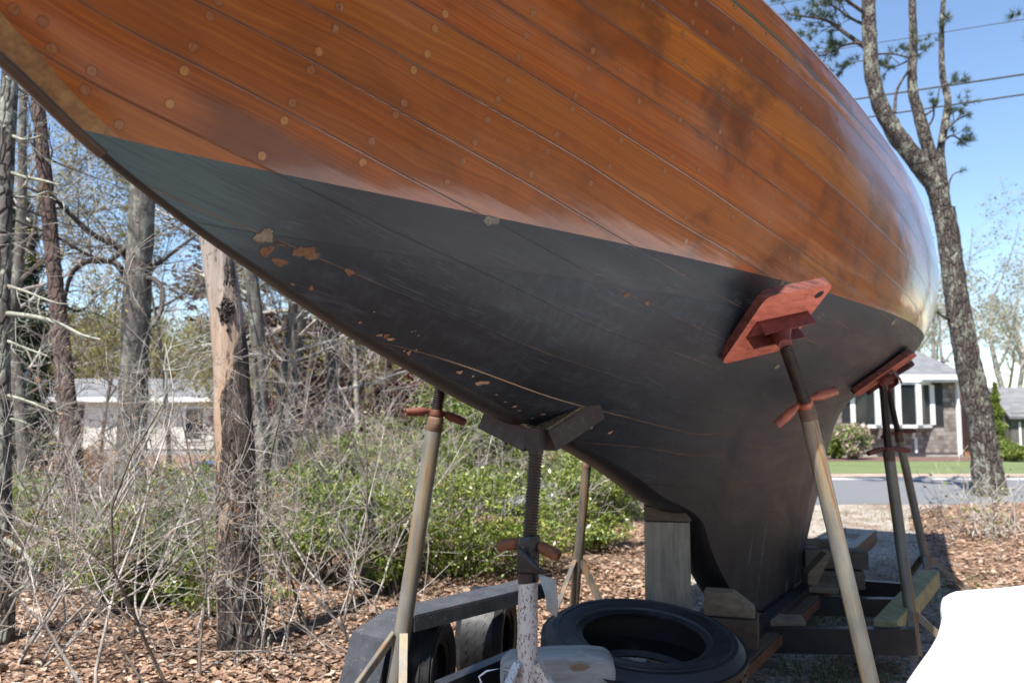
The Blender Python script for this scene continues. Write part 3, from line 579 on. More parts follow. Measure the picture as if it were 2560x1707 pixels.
# keep plank edges in order, at least a sliver apart
for k in range(1,SEF.shape[1]): SEF[:,k]=np.maximum(SEF[:,k],SEF[:,k-1]+.004)
YC,ZC=hctrl(XS)
tt=np.linspace(0,1,401);ZZ=ZC@bbasis(tt).T
twl=np.array([np.interp(0,z[::-1],tt[::-1]) if z[-1]<0 else 1.0 for z in ZZ])
trab=np.where(XS<.06,np.interp(XS,[-1.3,-.164,-.141,-.094,-.061,-.006,.032,.06],[.90,.909,.922,.930,.942,.946,.950,.956]),1.0)
def girth(i,t):
    B=bbasis(np.atleast_1d(t));return np.stack([np.full(len(B),XS[i]),YC[i]@B.T,ZC[i]@B.T],-1)
def hull_block(t0,t1,nr,i0,i1,name,mat,parent):
    vs=[];uv=[];wv=[]
    for i in range(i0,i1):
        t=t0[i]+(t1[i]-t0[i])*np.linspace(0,1,nr)
        P=girth(i,t);vs.append(P)
        se=SEF[i];k=np.clip(np.searchsorted(se,t,side='right')-1,0,len(se)-2);dt=se[k+1]-se[k]
        V=k+np.clip((t-se[k])/dt,0,1)
        tc=np.clip(t,.01,.99);dP=(girth(i,tc+.004)-girth(i,tc-.004))/.008
        wv.append(np.clip(np.linalg.norm(dP,axis=1)*dt,.02,.4));uv.append(np.stack([np.full(nr,XS[i]),V],-1))
    vs=np.array(vs);uv=np.array(uv);wv=np.array(wv);m=i1-i0
    i=np.arange(m-1)[:,None]*nr;j=np.arange(nr-1)[None]
    fq=np.stack([i+j,i+nr+j,i+nr+j+1,i+j+1],-1).reshape(-1,4)
    mb=MB();Vp=bw(vs.reshape(-1,3));mir=vs.copy();mir[...,1]*=-1
    mb.add(Vp,fq,0,uv.reshape(-1,2));uvm=uv.reshape(-1,2).copy();uvm[:,0]+=37
    mb.add(bw(mir.reshape(-1,3)),fq[:,::-1],0,uvm)
    o=mb.build(name,mat,parent,smooth=True,uv=True)
    W=np.concatenate([wv.ravel(),wv.ravel()]);l=o.data.uv_layers.new(name='WMap')
    li=np.zeros(len(o.data.loops),np.int32);o.data.loops.foreach_get('vertex_index',li)
    l.data.foreach_set('uv',np.stack([W[li],0*W[li]],-1).ravel().astype(np.float32))
    o.data.uv_layers.active_index=0
    return o
boat=empty('wooden_sailboat',(S0[0],S0[1],0),'wooden sailing yacht with varnished planks and dark bottom paint, propped on stands','sailboat')
iw=int(np.argmax(zp(XS)<0)); ir=int(np.argmax(XS>=.06))
iwm=iw-1
tA=np.minimum(twl,trab)
topsides=hull_block(np.zeros(len(XS)),tA,150,0,len(XS),'topsides',M['varnish'],boat)
hull_block(tA,np.where(trab<twl,twl,tA+1e-5),10,0,ir,'stem',M['stem_wood'],boat)
bottom=hull_block(twl,np.ones(len(XS)),110,iwm,len(XS),'bottom_planking',M['bottom'],boat)
# hollow space closed by the deck and transom
mb=MB();P=np.array([girth(i,0)[0] for i in range(len(XS))]);L=P.copy();L[:,1]*=-1;C_=P.copy();C_[:,1]=0;C_[:,2]+=.03
n_=len(P);v=bw(np.concatenate([P,C_,L]));i=np.arange(n_-1)
mb.add(v,np.concatenate([np.stack([i,i+1,n_+i+1,n_+i],-1),np.stack([n_+i,n_+i+1,2*n_+i+1,2*n_+i],-1)]));mb.build('deck',M['stem_wood'],boat,smooth=True)
g=girth(len(XS)-1,np.linspace(0,1,30));gm=g[::-1].copy();gm[:,1]*=-1
mb=MB();mb.add(bw(np.concatenate([g,gm])),[tuple(range(60))]);mb.build('transom',M['stem_wood'],boat)
# toe rail along the sheer
mb=MB()
for sgn in (1,-1):
    q=P.copy();q[:,1]=np.maximum(q[:,1]-.022,.001)*sgn;q[:,2]+=.012;mb.tube(bw(q),.016,8)
mb.build('toe_rail',M['stem_wood'],boat,smooth=True)
# half-round band down the stem
xb=np.linspace(-1.2,.02,60);mb=MB();q=np.stack([xb,0*xb,zp(xb)+.003],-1);mb.tube(bw(q),.0125,12);mb.build('stem_band',M['stem_band'],boat,smooth=True)
# the keel's own face, closing the two sides along the centre line
xb=np.r_[np.linspace(-.3,2.75,150),np.linspace(2.76,6.6,200),np.linspace(6.62,8.2,30)];q=np.stack([xb,0*xb,zp(xb)],-1);tg=np.gradient(q,axis=0);nk=np.stack([tg[:,2],0*xb,-tg[:,0]],-1);nk/=np.linalg.norm(nk,axis=1)[:,None]
u_=np.clip(xb/1.2,0,1);hh=np.maximum(.012+.022*u_*u_*(3-2*u_),0);Yk,Zk=hctrl(xb);hk=Yk[:,-1]
rows=[]
for a_ in np.linspace(-1,1,9):
    w_=np.sqrt(max(0,1-a_*a_));rows.append(q+nk*(np.minimum(hk*.55,.02)*w_)[:,None]+np.array([0,1,0])*(hk*a_)[:,None])
v=np.array(rows);m_=len(xb);i=np.arange(8)[:,None]*m_;j=np.arange(m_-1)[None]
mb=MB();mb.add(bw(v.reshape(-1,3)),np.stack([i+j,i+j+1,i+m_+j+1,i+m_+j],-1).reshape(-1,4));mb.build('keel',M['black_paint'],boat,smooth=True)
# rudder on the raked sternpost
mb=MB();rp=np.array([(4.98,0,-1.24),(5.10,0,-1.20),(5.30,0,-1.04),(5.62,0,-.88),(5.84,0,-.70),(6.0,0,-.42),(5.62,0,-.40),(5.42,0,-.72),(5.2,0,-.98)])
q=rp.copy();q[:,1]=-.05;mb.prism(bw(q),NPB*.10);mb.build('rudder',M['black_paint'],boat)
# bungs over the plank fastenings
allb=list(BUNGS)
def tcol(x): return [float(spline(KN,r)(x)) for r in TT]
rb=np.random.default_rng(3)
for x in (1.07,1.26,1.46,1.66,1.86,2.06,2.27):
    se=[0]+tcol(x);tw=float(np.interp(x,XS,twl))
    for k in range(1,10):
        for fr in (.24,.76):
            t=se[k]+(se[k+1]-se[k])*(fr+rb.uniform(-.05,.05))
            if t<tw-.02 and rb.random()<.5 and all(abs(b[0]-x)>.08 or abs(b[1]-t)>.012 for b in allb) and len(allb)<98:
                allb.append((x+rb.uniform(-.02,.02),t,0))
for (x,t,kd) in allb:
    Pn,nn,ea,eb=hs_n(x,t);ra=.0080;mb=MB();an=np.linspace(0,2*np.pi,25)[:-1]
    eb=unit(np.cross(nn,ea))
    ring=lambda r_,h_:Pn+nn*h_+r_*(np.cos(an)[:,None]*ea+np.sin(an)[:,None]*eb)
    mb.add(np.concatenate([ring(ra,.0007)]),[tuple(range(24))],0)
    i=np.arange(24);j=(i+1)%24
    mb.add(np.concatenate([ring(ra,.0007),ring(ra*1.09,.0005)]),np.stack([i,j,24+j,24+i],-1),1)
    mb.build('bung',[M[('bung','bung_light','bung_dark')[kd]],M['bung_ring']],topsides,loc=None)
# paint worn off to the wood
rc=np.random.default_rng(11)
for (x,t,w,h,kd) in CHIPS:
    Pn,nn,ea,eb=hs_n(x,t)
    vdir=unit(UP-nn*(UP@nn));udir=unit(np.cross(vdir,nn))
    N_=60;an=np.arange(N_)*2*np.pi/N_;rr=.5*(1+.22*np.sin(2*an+rc.uniform(0,6))+.16*np.sin(3*an+rc.uniform(0,6))+.10*np.sin(5*an+rc.uniform(0,6))+.07*np.sin(11*an+rc.uniform(0,6))+.09*rc.standard_normal(N_))
    mb=MB();ofs=.0012 if t<.97 else .0018
    q=Pn+nn*ofs+udir*(w*rr*np.cos(an))[:,None]+vdir*(h*rr*np.sin(an))[:,None]
    mb.add(q,[tuple(range(N_))],0)
    if kd<3 and w>.009:
        rr=rr*1.10+.05*rc.random(N_);q=Pn+nn*(ofs-.0004)+udir*(w*rr*np.cos(an)+w*.03)[:,None]+vdir*(h*rr*np.sin(an))[:,None];mb.add(q,[tuple(range(N_))],1)
    mb.build('paint_chip',[M['chip%d'%kd],M['primer']],bottom)
# ------------------------------------------------------------------ boat stands
def handle(mb,c,axd,L,side,droop,ra=.0125,n=12):
    """two hollow arms drooping from the nut"""
    for s_ in (1,-1):
        pts=[];rad=[]
        for f in np.linspace(0,1,11):
            pts.append(c+side*s_*(.012+L*f)-axd*(droop*L*max(0,f-.12))+axd*.006)
            k=min(1,max(0,(f-.12)/.3));rad.append(.0085+(ra-.0085)*k*k*(3-2*k)-.0018*max(0,f-.7)/.3)
        mb.tube(pts,rad,n,cap=False)
        e=pts[-1];d=unit(pts[-1]-pts[-2]);r_=rad[-1]
        b1=unit(np.cross(d,UP));b2=np.cross(b1,d);an=np.arange(n)*2*np.pi/n
        cir=lambda rr,o_:e+d*o_+rr*(np.cos(an)[:,None]*b1+np.sin(an)[:,None]*b2)
        i=np.arange(n);j=(i+1)%n
        mb.add(np.concatenate([cir(r_,0),cir(r_*.68,0),cir(r_*.66,-.02)]),np.concatenate([np.stack([i,j,n+j,n+i],-1),np.stack([n+i,n+j,2*n+j,2*n+i],-1)]),0)
        mb.add(cir(r_*.67,-.018),[tuple(range(n))],1)
def screw_mb(p,q,r_,pitch=.0085):
    """acme thread: a ridged rod"""
    L=np.linalg.norm(q-p);k=int(L/pitch);prof=[]
    for i in range(k):
        z=i*pitch
        prof+= [(r_*.84,z),(r_*.84,z+pitch*.35),(r_,z+pitch*.5),(r_,z+pitch*.85)]
    prof=[(0.001,0)]+prof+[(0.001,k*pitch)]
    mb=MB();mb.lathe(prof,p,unit(q-p),20);return mb
def stand(label,top,collar,foot,pr,mats,side,L,droop,legtop,legdirs,hr=.0125,legr=.30):
    s=empty('boat_stand',(foot[0],foot[1],0),label,'boat stand','screw jack stands under the yacht')
    ax=unit(collar-foot);n_=np.linalg.norm(collar-foot)
    mb=MB();mb.tube([foot+ax*.10,foot+ax*n_*.5,collar-ax*.004],pr,28);mb.build('pipe',M[mats[0]],s,auto=40,uv=True)
    mb=MB();mb.lathe([(pr*1.003,-.045),(pr*1.02,-.044),(pr*1.03,.002),(pr*.9,.008),(pr*.74,.010)],collar,ax,24);mb.build('collar',M['bracket_rust'],s,auto=35)
    sx=unit(top-collar)
    screw_mb(collar-sx*.01,top,pr*.74).build('adjusting_screw',M['screw'],s,auto=30)
    mb=MB();hc=collar+sx*.020
    mb.lathe([(pr*.7,-.013),(pr*.92,-.011),(pr*.98,.0),(pr*.92,.011),(pr*.7,.013)],hc,sx,20)
    handle(mb,hc,sx,L,unit(side-sx*(side@sx)),droop,hr);mb.build('handle',[M[mats[1]],M['hole']],s,auto=50)
    lt=foot+ax*legtop
    for dv in legdirs:
        dv=unit(np.array([dv[0],dv[1],0.]));ft=np.array([foot[0],foot[1],.0])+dv*legr
        a_=lt+dv*pr*.8;b_=ft+UP*.012;dl=unit(b_-a_);sd=unit(np.cross(dl,UP));nu=np.cross(sd,dl)
        mb=MB();mb.obox((a_+b_)/2+sd*.012,[dl,sd,nu],[np.linalg.norm(b_-a_)/2,.0025,.015]);mb.obox((a_+b_)/2+nu*.0155,[dl,sd,nu],[np.linalg.norm(b_-a_)/2,.0148,.0025])
        mb.box(ft+np.array([-.035,-.035,-.004]),ft+np.array([.035,.035,.009]));mb.build('leg',M[mats[2]+'_leg'],s)
    return s
def pad(s,Pn,nn,ea,eb,top,mats=('pad','ply_edge'),w=.29,h=.36,th=.030,hole=(.10,-.125),ch=.055,ea0=None):
    """bevelled plywood pad lying on the planking (ea aft, eb down the girth)"""
    eb=unit(eb-nn*(eb@nn));ea=unit(np.cross(eb,nn));ea=ea if ea@AXB>0 else -ea
    if ea0 is not None: ea=ea0
    c=Pn+nn*.012
    outl=[]
    def arc(cx_,cy_,r_,a0,a1,n=6):
        for k in range(n+1):
            a_=a0+(a1-a0)*k/n;outl.append((cx_+r_*math.cos(a_),cy_+r_*math.sin(a_)))
    r_=.035
    for sx,sy,a0 in ((1,1,0),(-1,1,90),(-1,-1,180),(1,-1,270)): arc(sx*(w/2-r_),sy*(h/2-r_),r_,R(a0),R(a0+90))
    q=np.array([c+ea*x+eb*y for x,y in outl]);n=len(q)
    mb=MB()
    v=np.concatenate([q,q+nn*th])
    mb.add(v,[tuple(range(n))],0);mb.add(v,[tuple(range(n,2*n))],0)
    i=np.arange(n);j=(i+1)%n;mb.add(v,np.stack([i,j,n+j,n+i],-1),1)
    o=mb.build('pad',[M[mats[0]],M[mats[1]]],s,auto=40)
    hp=c+ea*hole[0]+eb*hole[1]+nn*(th+.0008);an=np.arange(20)*2*np.pi/20
    mb=MB();mb.add(hp+.017*(np.cos(an)[:,None]*ea+np.sin(an)[:,None]*eb),[tuple(range(20))]);mb.build('bolt_hole',M['hole'],o)
    return c+nn*th,ea,eb,nn
def bracket(s,base,ea,eb,nn,tip,mat,wl=.125,wg=.045,flh=.055):
    """steel channel on the pad and a gusset down to the screw"""
    mb=MB();c=base+nn*.003
    mb.obox(c,[ea,eb,nn],[wl,wg,.003])
    for sy in (-1,1): mb.obox(c+eb*sy*(wg-.003)+nn*flh/2,[ea,eb,nn],[wl,.003,flh/2])
    k=unit(tip-base);mb.tube([base+nn*flh*.3,base*.4+tip*.6,tip+k*.012],[.040,.030,.022],16)
    return mb.build('bracket',M[mat],s)
# 1: port side, close to the camera
Pn,nn,ea,eb=hs_n(2.308,tz(2.308,-.135))
col1=at(1852,936,2.78);ft1=np.array([1.262,2.80,0.])
top1=at(1801,786,2.62)
s1=stand('boat stand with galvanised pipe and large red pad, standing in front of the yacht keel',top1,col1,ft1,.0275,('pipe','handle_red','pipe'),np.array([1.0,.25,.12]),.104,.30,.36,[(1,-.15),(-.4,1),(-.6,-.9)],.0165)
ea=np.array([.894,.394,.213]);eb=np.array([-.213,.807,-.551]);nn=np.array([.389,-.447,-.805]);ea=unit(ea);nn=unit(nn-ea*(nn@ea));eb=unit(np.cross(nn,ea));eb=eb if eb[2]<0 else -eb
Pn=at(1784,748,2.69)-nn*.045
b_=pad(s1,Pn,nn,ea,eb,top1,w=.285,h=.345,hole=(.104,-.126),ea0=ea);bracket(s1,b_[0]-eb*.005,b_[1],b_[2],b_[3],top1,'bracket_red',wl=.108,wg=.040,flh=.048)
# 2: port side amidships
Pn,nn,ea,eb=hs_n(4.05,tz(4.05,-.20));col2=at(2041,1040,4.40);ft2=at(2110,1530,4.28);ft2[2]=0;top2=at(2027,884,4.40)
s2=stand('boat stand with thin red pad seen edge on, behind the largest pad',top2,col2,ft2,.0285,('pipe_grey','handle_dark','pipe_grey'),np.array([1,.3,.03]),.118,.20,.30,[(1,-.3),(-.5,1),(-.5,-.9)],.0145)
b_=pad(s2,Pn,nn,ea,eb,top2,hole=(.1,-.13));bracket(s2,b_[0],b_[1],b_[2],b_[3],top2,'bracket_red',wl=.08)
# 3: port side further aft
Pn,nn,ea,eb=hs_n(5.6,tz(5.6,-.16));col3=at(2064,1000,6.0);ft3=at(2148,1410,6.0);ft3[2]=0;top3=at(2040,895,5.95)
s3=stand('boat stand with half sunlit pipe, furthest of the three beside the white cover',top3,col3,ft3,.0285,('pipe_grey','handle_dark','pipe_grey'),np.array([1,-.2,.0]),.11,.18,.30,[(1,-.3),(-.5,1),(-.5,-.9)],.0145)
b_=pad(s3,Pn,nn,ea,eb,top3);bracket(s3,b_[0],b_[1],b_[2],b_[3],top3,'bracket_red',wl=.08)
# 4: starboard, close
def mirror_pt(x,t):
    Pq,nq,eaq,ebq=hs_n(x,t)
    m=lambda v:v-2*(v@NPB)*NPB
    Pm=Pq-2*((Pq-S0)@NPB)*NPB
    return Pm,m(nq),m(eaq),m(ebq)
Pn,nn,ea,eb=mirror_pt(1.98,tz(1.98,-.17));col4=at(1000,962,3.12);ft4=at(878,1690,3.20);ft4[2]=0;top4=Pn+nn*.085
top4=at(1018,846,3.14)
s4=stand('boat stand left of the black cradle, rusty screw rising behind the dark bottom',top4,col4,ft4,.031,('pipe_grey','handle_dark','pipe_grey'),np.array([1,.4,-.02]),.105,.22,.50,[(-.75,-.5),(.1,1),(.3,-.9)],.0165,.36)
b_=pad(s4,Pn,nn,ea,eb,top4);bracket(s4,b_[0],b_[1],b_[2],b_[3],top4,'bracket_red',wl=.08)
# 5: starboard, further aft
Pn,nn,ea,eb=mirror_pt(4.0,tz(4.0,-.2));col5=at(1348,1060,5.05);ft5=at(1312,1455,5.05);ft5[2]=0;top5=Pn+nn*.085
s5=stand('boat stand seen through the gap left of the wooden keel post, pipe toned dark for shade',top5,col5,ft5,.0285,('pipe_dark','handle_dark','pipe_dark'),np.array([1,.3,.02]),.11,.2,.44,[(-.5,-.75),(.1,1),(.8,-.5)],.0145)
b_=pad(s5,Pn,nn,ea,eb,top5);bracket(s5,b_[0],b_[1],b_[2],b_[3],top5,'bracket_red',wl=.08)
# 6: under the forefoot, with a steel V
col6=at(1214,1268,2.42);top6=at(1231,1035,2.42);ft6=np.array([col6[0]-.012,2.42,0.])
s6=stand('keel stand with black steel cradle and black tape wrapped under its rusty handle',top6,col6,ft6,.0285,('pipe_white','handle_rust','pipe_white'),np.array([1,-.55,-.02]),.085,.30,.60,[(-.75,-.62),(.85,-.35),(.1,1)],.017,.42)
def channel(a_,b_,w,hh,nm):
    d=unit(b_-a_);sd=unit(np.cross(d,UP));u=np.cross(sd,d);mb=MB();L=np.linalg.norm(b_-a_)/2;c=(a_+b_)/2
    mb.obox(c,[d,sd,u],[L,w/2,.003]);mb.obox(c+sd*(w/2-.003)-u*hh/2,[d,sd,u],[L,.003,hh/2]);mb.obox(c-sd*(w/2-.003)-u*hh/2,[d,sd,u],[L,.003,hh/2])
    mb.obox(c-d*(L-.003)-u*(hh/2+.002),[d,sd,u],[.003,w/2-.006,hh/2-.003]);mb.obox(c+d*(L-.003)-u*(hh/2+.002),[d,sd,u],[.003,w/2-.006,hh/2-.003])
    return mb.build(nm,M['cradle'],s6),(c,d,sd,u,L)
ap=at(1236,992,2.44)
vl=at(1128,938,2.50);vr=at(1352,917,2.56)
for e_,w in ((vl,.075),(vr,.085)):
    o,(c,d,sd,u,L)=channel(ap+unit(e_-ap)*.006,e_,w,.064,'cradle_arm')
    mb=MB();rr=np.random.default_rng(5)
    for k in range(220):
        p=c+d*rr.uniform(-L,L)+sd*rr.uniform(-w/2,w/2)+u*.003
        mb.tube([p,p+np.array([rr.normal(0,.006),rr.normal(0,.006),rr.uniform(.003,.012)])],[.0018,.0009],3,cap=False)
    mb.obox(c+u*.006,[d,sd,u],[L*.98,w/2*.96,.003]);mb.build('carpet_strip',M['carpet'],o)
mb=MB();mb.tube([top6-UP*.01,top6+UP*.03],.0215,16);mb.obox(top6+UP*.035,[AXB,NPB,UP],[.022,.022,.03]);mb.build('socket',M['cradle'],s6)
# tape: a wrap on the pipe and a torn flag hanging off it
mb=MB()
for k,(a0,a1) in enumerate(((60,300),(40,230))):
    pass
an=np.linspace(0,2*np.pi,28)
q=[];ax6=unit(col6-ft6)
for z,r_ in ((-.085,.0295),(-.05,.030),(-.01,.032),(.02,.036),(.045,.032)):
    q.append(col6+ax6*z+r_*np.stack([np.cos(an),np.sin(an),.16*np.cos(an+.6)],-1))
q=np.array(q);nb=len(an);i=np.arange(4)[:,None]*nb;j=np.arange(nb-1)[None]
mb.add(q.reshape(-1,3),np.stack([i+j,i+j+1,i+nb+j+1,i+nb+j],-1).reshape(-1,4))
mb.build('tape_wrap',M['tape'],s6,smooth=True)
def sheet(P00,P10,P01,P11,nu,nv,name,mats,parent,amp,seed,split=None):
    rr=np.random.default_rng(seed);ph=rr.uniform(0,6,4);U,V=np.meshgrid(np.linspace(0,1,nu),np.linspace(0,1,nv),indexing='ij')
    P=(P00*(1-U)[...,None]*(1-V)[...,None]+P10*U[...,None]*(1-V)[...,None]+P01*(1-U)[...,None]*V[...,None]+P11*U[...,None]*V[...,None])
    n_=unit(np.cross(P10-P00,P01-P00));P=P+n_*(amp*(np.sin(V*5+ph[0])+.5*np.sin(U*4+V*3+ph[1])))[...,None]
    mb=MB();i=np.arange(nu-1)[:,None]*nv;j=np.arange(nv-1)[None];mb.add(P.reshape(-1,3),np.stack([i+j,i+nv+j,i+nv+j+1,i+j+1],-1).reshape(-1,4))
    o=mb.build(name,mats,parent,smooth=True);m=o.modifiers.new('s','SOLIDIFY');m.thickness=.0006;return o
d6=2.36
sheet(at(1192,1252,d6),at(1258,1322,d6-.01),at(1186,1318,d6),at(1258,1318,d6-.01),10,8,'tape_flap',M['tape'],s6,.002,1)
sheet(at(1240,1318,2.37),at(1280,1330,2.40),at(1255,1318+82,2.37),at(1280,1322+95,2.42),10,14,'tape_tail',M['tape_back'],s6,.005,2)
# ------------------------------------------------------------------ trailer
tr=empty('boat_trailer',at(1320,1500,3.5)*np.array([1,1,0]),'low black steel boat trailer with grey fender and small wheels under the yacht','trailer')
mb=MB()
def bp(x,y,z): return bw(np.array([x,y,z-1.75]))
for y in (-.13,.13): mb.beam(bp(1.25,y,.22),bp(7.4,y,.22),.07,.12)
mb.build('side_rail',M['steel'],tr); 
o=MB();o.beam(at(1700,1467,4.30),at(2105,1471,3.98),.06,.118);o.build('cross_beam',M['steel'],tr)
o=MB();o.beam(at(1820,1391,5.05),at(2100,1394,4.85),.06,.10);o.build('cross_beam',M['steel'],tr)
o=MB();o.beam(at(1905,1344,5.7),at(2095,1358,5.4),.05,.10);o.build('cross_beam',M['steel'],tr)
o=MB();o.beam(bp(1.5,-.95,.20),bp(1.5,.55,.20),.06,.09);o.build('cross_beam',M['steel'],tr)
# slanting rail and axle gear left of the loose tyre
o=MB();o.beam(at(1010,1590,2.95),at(1190,1512,3.25),.05,.07);o.build('cross_beam',M['steel'],tr)
# fender: flat top with a turned down edge and a slanted front plate
fa=at(952,1402,3.34);fb=at(1252,1352,3.95);fa[2]=fb[2]=.5*(fa[2]+fb[2])
dF=unit(fb-fa);sF=unit(np.cross(UP,dF))   # sF points left (starboard)
mb=MB();L=np.linalg.norm(fb-fa);c=(fa+fb)/2+sF*.08
mb.obox(c,[dF,sF,UP],[L/2,.08,.003])
mb.obox((fa+fb)/2-UP*.0325+sF*.002,[dF,sF,UP],[L/2,.003,.029])
k0=at(945,1568,3.30);dn=unit(np.array([-.30*dF[0],-.30*dF[1],-1.]))
fr=[fa,fa+sF*.17,fa+sF*.22-dF*.13-UP*.07,fa+sF*.24-dF*.23-UP*.42,fa-dF*.23-UP*.42,fa-dF*.13-UP*.07]
for a_,b_,c_,d_ in ((fr[0],fr[1],fr[2],fr[5]),(fr[5],fr[2],fr[3],fr[4])):
    mb.prism([a_,b_,c_,d_],-UP*.003-dF*.003)
o=mb.build('fender',M['fender'],tr);bevel(o,.002)
# trailer wheels
def tyre_profile(ro,wd,ri):
    h=wd/2
    return [(ri,-h*.80),(ri+.02,-h*.88),(ri+(ro-ri)*.16,-h*.93),(ri+(ro-ri)*.17,-h*.96),(ri+(ro-ri)*.20,-h*.96),(ri+(ro-ri)*.21,-h*.94),(ri+(ro-ri)*.45,-h*1.0),(ri+(ro-ri)*.60,-h*.995),(ri+(ro-ri)*.61,-h*1.025),(ri+(ro-ri)*.65,-h*1.02),(ri+(ro-ri)*.66,-h*.985),(ri+(ro-ri)*.78,-h*.97),(ro-.012,-h*.80),(ro,-h*.66),(ro+.001,-h*.3),(ro+.002,0),(ro+.001,h*.3),(ro,h*.66),(ro-.012,h*.80),(ri+(ro-ri)*.78,h*.97),(ri+(ro-ri)*.66,h*.985),(ri+(ro-ri)*.65,h*1.02),(ri+(ro-ri)*.61,h*1.025),(ri+(ro-ri)*.60,h*.995),(ri+(ro-ri)*.45,h*1.0),(ri+(ro-ri)*.21,h*.94),(ri+(ro-ri)*.20,h*.96),(ri+(ro-ri)*.17,h*.96),(ri+(ro-ri)*.16,h*.93),(ri+.02,h*.88),(ri,h*.80),(ri+.012,h*.62),(ri+.03,h*.6),(ro-.028,h*.55),(ro-.024,0),(ro-.028,-h*.55),(ri+.03,-h*.6),(ri+.012,-h*.62)]
def tyre_mesh(mb,c,ax,ro,wd,ri,ngro=4,nz=60,n=240):
    prof=[]
    P_=tyre_profile(ro,wd,ri)
    mb.lathe(P_,c,ax,n,close=True)
def tread(mb,c,ax,ro,wd,lines,nz=48,amp=.009):
    """zigzag ribs standing proud of the tread"""
    ax=unit(ax);r=np.array([1.,0,0]) if abs(ax[0])<.8 else np.array([0,1.,0]);b1=unit(np.cross(ax,r));b2=np.cross(ax,b1)
    n=nz*2;an=np.arange(n)*2*np.pi/n;zig=np.where(np.arange(n)%2==0,1,-1)*amp
    cs=b1*np.cos(an)[:,None]+b2*np.sin(an)[:,None]
    edges=[-wd*.36]+lines+[wd*.36]
    for a_,b_ in zip(edges[:-1],edges[1:]):
        za=a_+.004+(zig if a_!=edges[0] else 0*zig);zb=b_-.004+(zig if b_!=edges[-1] else 0*zig)
        rows=[(ro-.004,za),(ro+.010,za),(ro+.010,zb),(ro-.004,zb)]
        v=np.concatenate([c+rr*cs+zz[:,None]*ax for rr,zz in rows])
        j=np.arange(n);j2=(j+1)%n
        mb.add(v,np.concatenate([np.stack([k*n+j,k*n+j2,(k+1)*n+j2,(k+1)*n+j],-1) for k in range(3)]))
axw=np.array([.978,-.208,0.])
for wx,wy,d in ((1010,1578,3.52),(1165,1524,4.05)):
    c=at(wx,wy,d);c[2]=.232;c=c+sF*.13
    mb=MB();tyre_mesh(mb,c,axw,.228,.22,.11,n=96);tread(mb,c,axw,.222,.22,[-.04,0,.04],36,.006)
    w_=mb.build('wheel',M['rubber'],tr,auto=35,uv=True)
    mb=MB();mb.lathe([(.001,.02),(.05,.02),(.055,.0),(.10,-.01),(.115,.05),(.118,.05),(.118,-.06),(.001,-.06)],c,axw,40);mb.build('rim',M['steel'],w_,auto=35)
# loose tyre lying flat on the trailer
tc=at(1474,1452,3.02);tc[2]=.440;
axT=unit(np.array([.05,-.15,1.]))
mb=MB();tyre_mesh(mb,tc,axT,.355,.205,.215,n=180);tread(mb,tc,axT,.352,.215,[-.045,0.,.045],44,.007)
tyre=tag(mb.build('loose_tyre',M['rubber'],loc=(tc[0],tc[1],.30),auto=35,uv=True),'worn black tyre without a rim lying flat in front of the keel','tyre')
# small lump of boards under it
mb=MB();mb.beam(bp(1.05,-.55,.275),bp(2.1,.75,.275),.20,.05);o=mb.build('support_plank',M['dark_wood'],loc=(tc[0],tc[1],.25));bevel(o,.004);tag(o,'dark plank across the trailer rails beneath the loose tyre','plank')
# ------------------------------------------------------------------ timbers
def timber(name,label,mb,loc,m,cat='timber',bv=.006,group=None):
    o=mb.build(name,M[m],loc=loc);bevel(o,bv);return tag(o,label,cat,group)
a_=at(1541,1198,3.56);wv=.094
ax_=unit(np.array([.96,-.22,0]));ay_=np.array([-ax_[1],ax_[0],0])
zt=a_[2];mb=MB();mb.obox(np.array([a_[0],a_[1]+.08,(zt+.02)/2]),[ax_,ay_,UP],[wv,wv,(zt-.02)/2]);timber('wooden_post','tall square grey post standing upright under the front of the keel','post' and mb,(a_[0],a_[1],0),'pt_wood','post')
cpost=np.array([a_[0],a_[1]+.08,zt])
for k,(z0,z1,nm) in enumerate(((.004,.062,'lower'),(.066,.125,'upper'))):
    mb=MB();h0,h1=z0,z1
    # wedges: the side towards the keel is cut back along the planking
    l=-wv*1.0;r0=wv*(.92-.9*z0/.125);r1=wv*(.92-.9*z1/.125)
    p0=[cpost+ax_*l-ay_*wv+UP*h0,cpost+ax_*(r0+.02)-ay_*wv+UP*h0,cpost+ax_*(r1+.02)-ay_*wv+UP*h1,cpost+ax_*l-ay_*wv+UP*h1]
    timber('wedge_block','%s of the two dark wedges stacked on the tall grey post'%nm,MB().prism(p0,ay_*wv*2),(cpost[0],cpost[1],cpost[2]),'dark_wood','wedge',.003,'wedges on the keel post')
# chock with a sawn, slanted end
c0=at(1616,1358,3.78);ax_=unit(np.array([.94,-.30,0]));ay_=unit(np.array([.30,.94,0]))
z1=c0[2];z0=z1-.105
p0=[c0+UP*(z0-z1),c0,c0+ax_*.125,c0+ax_*.215-UP*.065,c0+ax_*.218+UP*(z0-z1)]
timber('wooden_chock','short brown chock with slanted sawn end wedged against the keel bottom',MB().prism(p0,ay_*.11),(c0[0],c0[1],z0),'pt_wood_x','chock')
o=MB().obox(c0+ax_*.10+ay_*.07+UP*(-.105-.004-.06),[ax_,ay_,UP],[.13,.10,.06]);timber('wooden_block','dark block carrying the short brown chock beside the loose tyre',o,(c0[0],c0[1],.25),'dark_wood','block',.004)
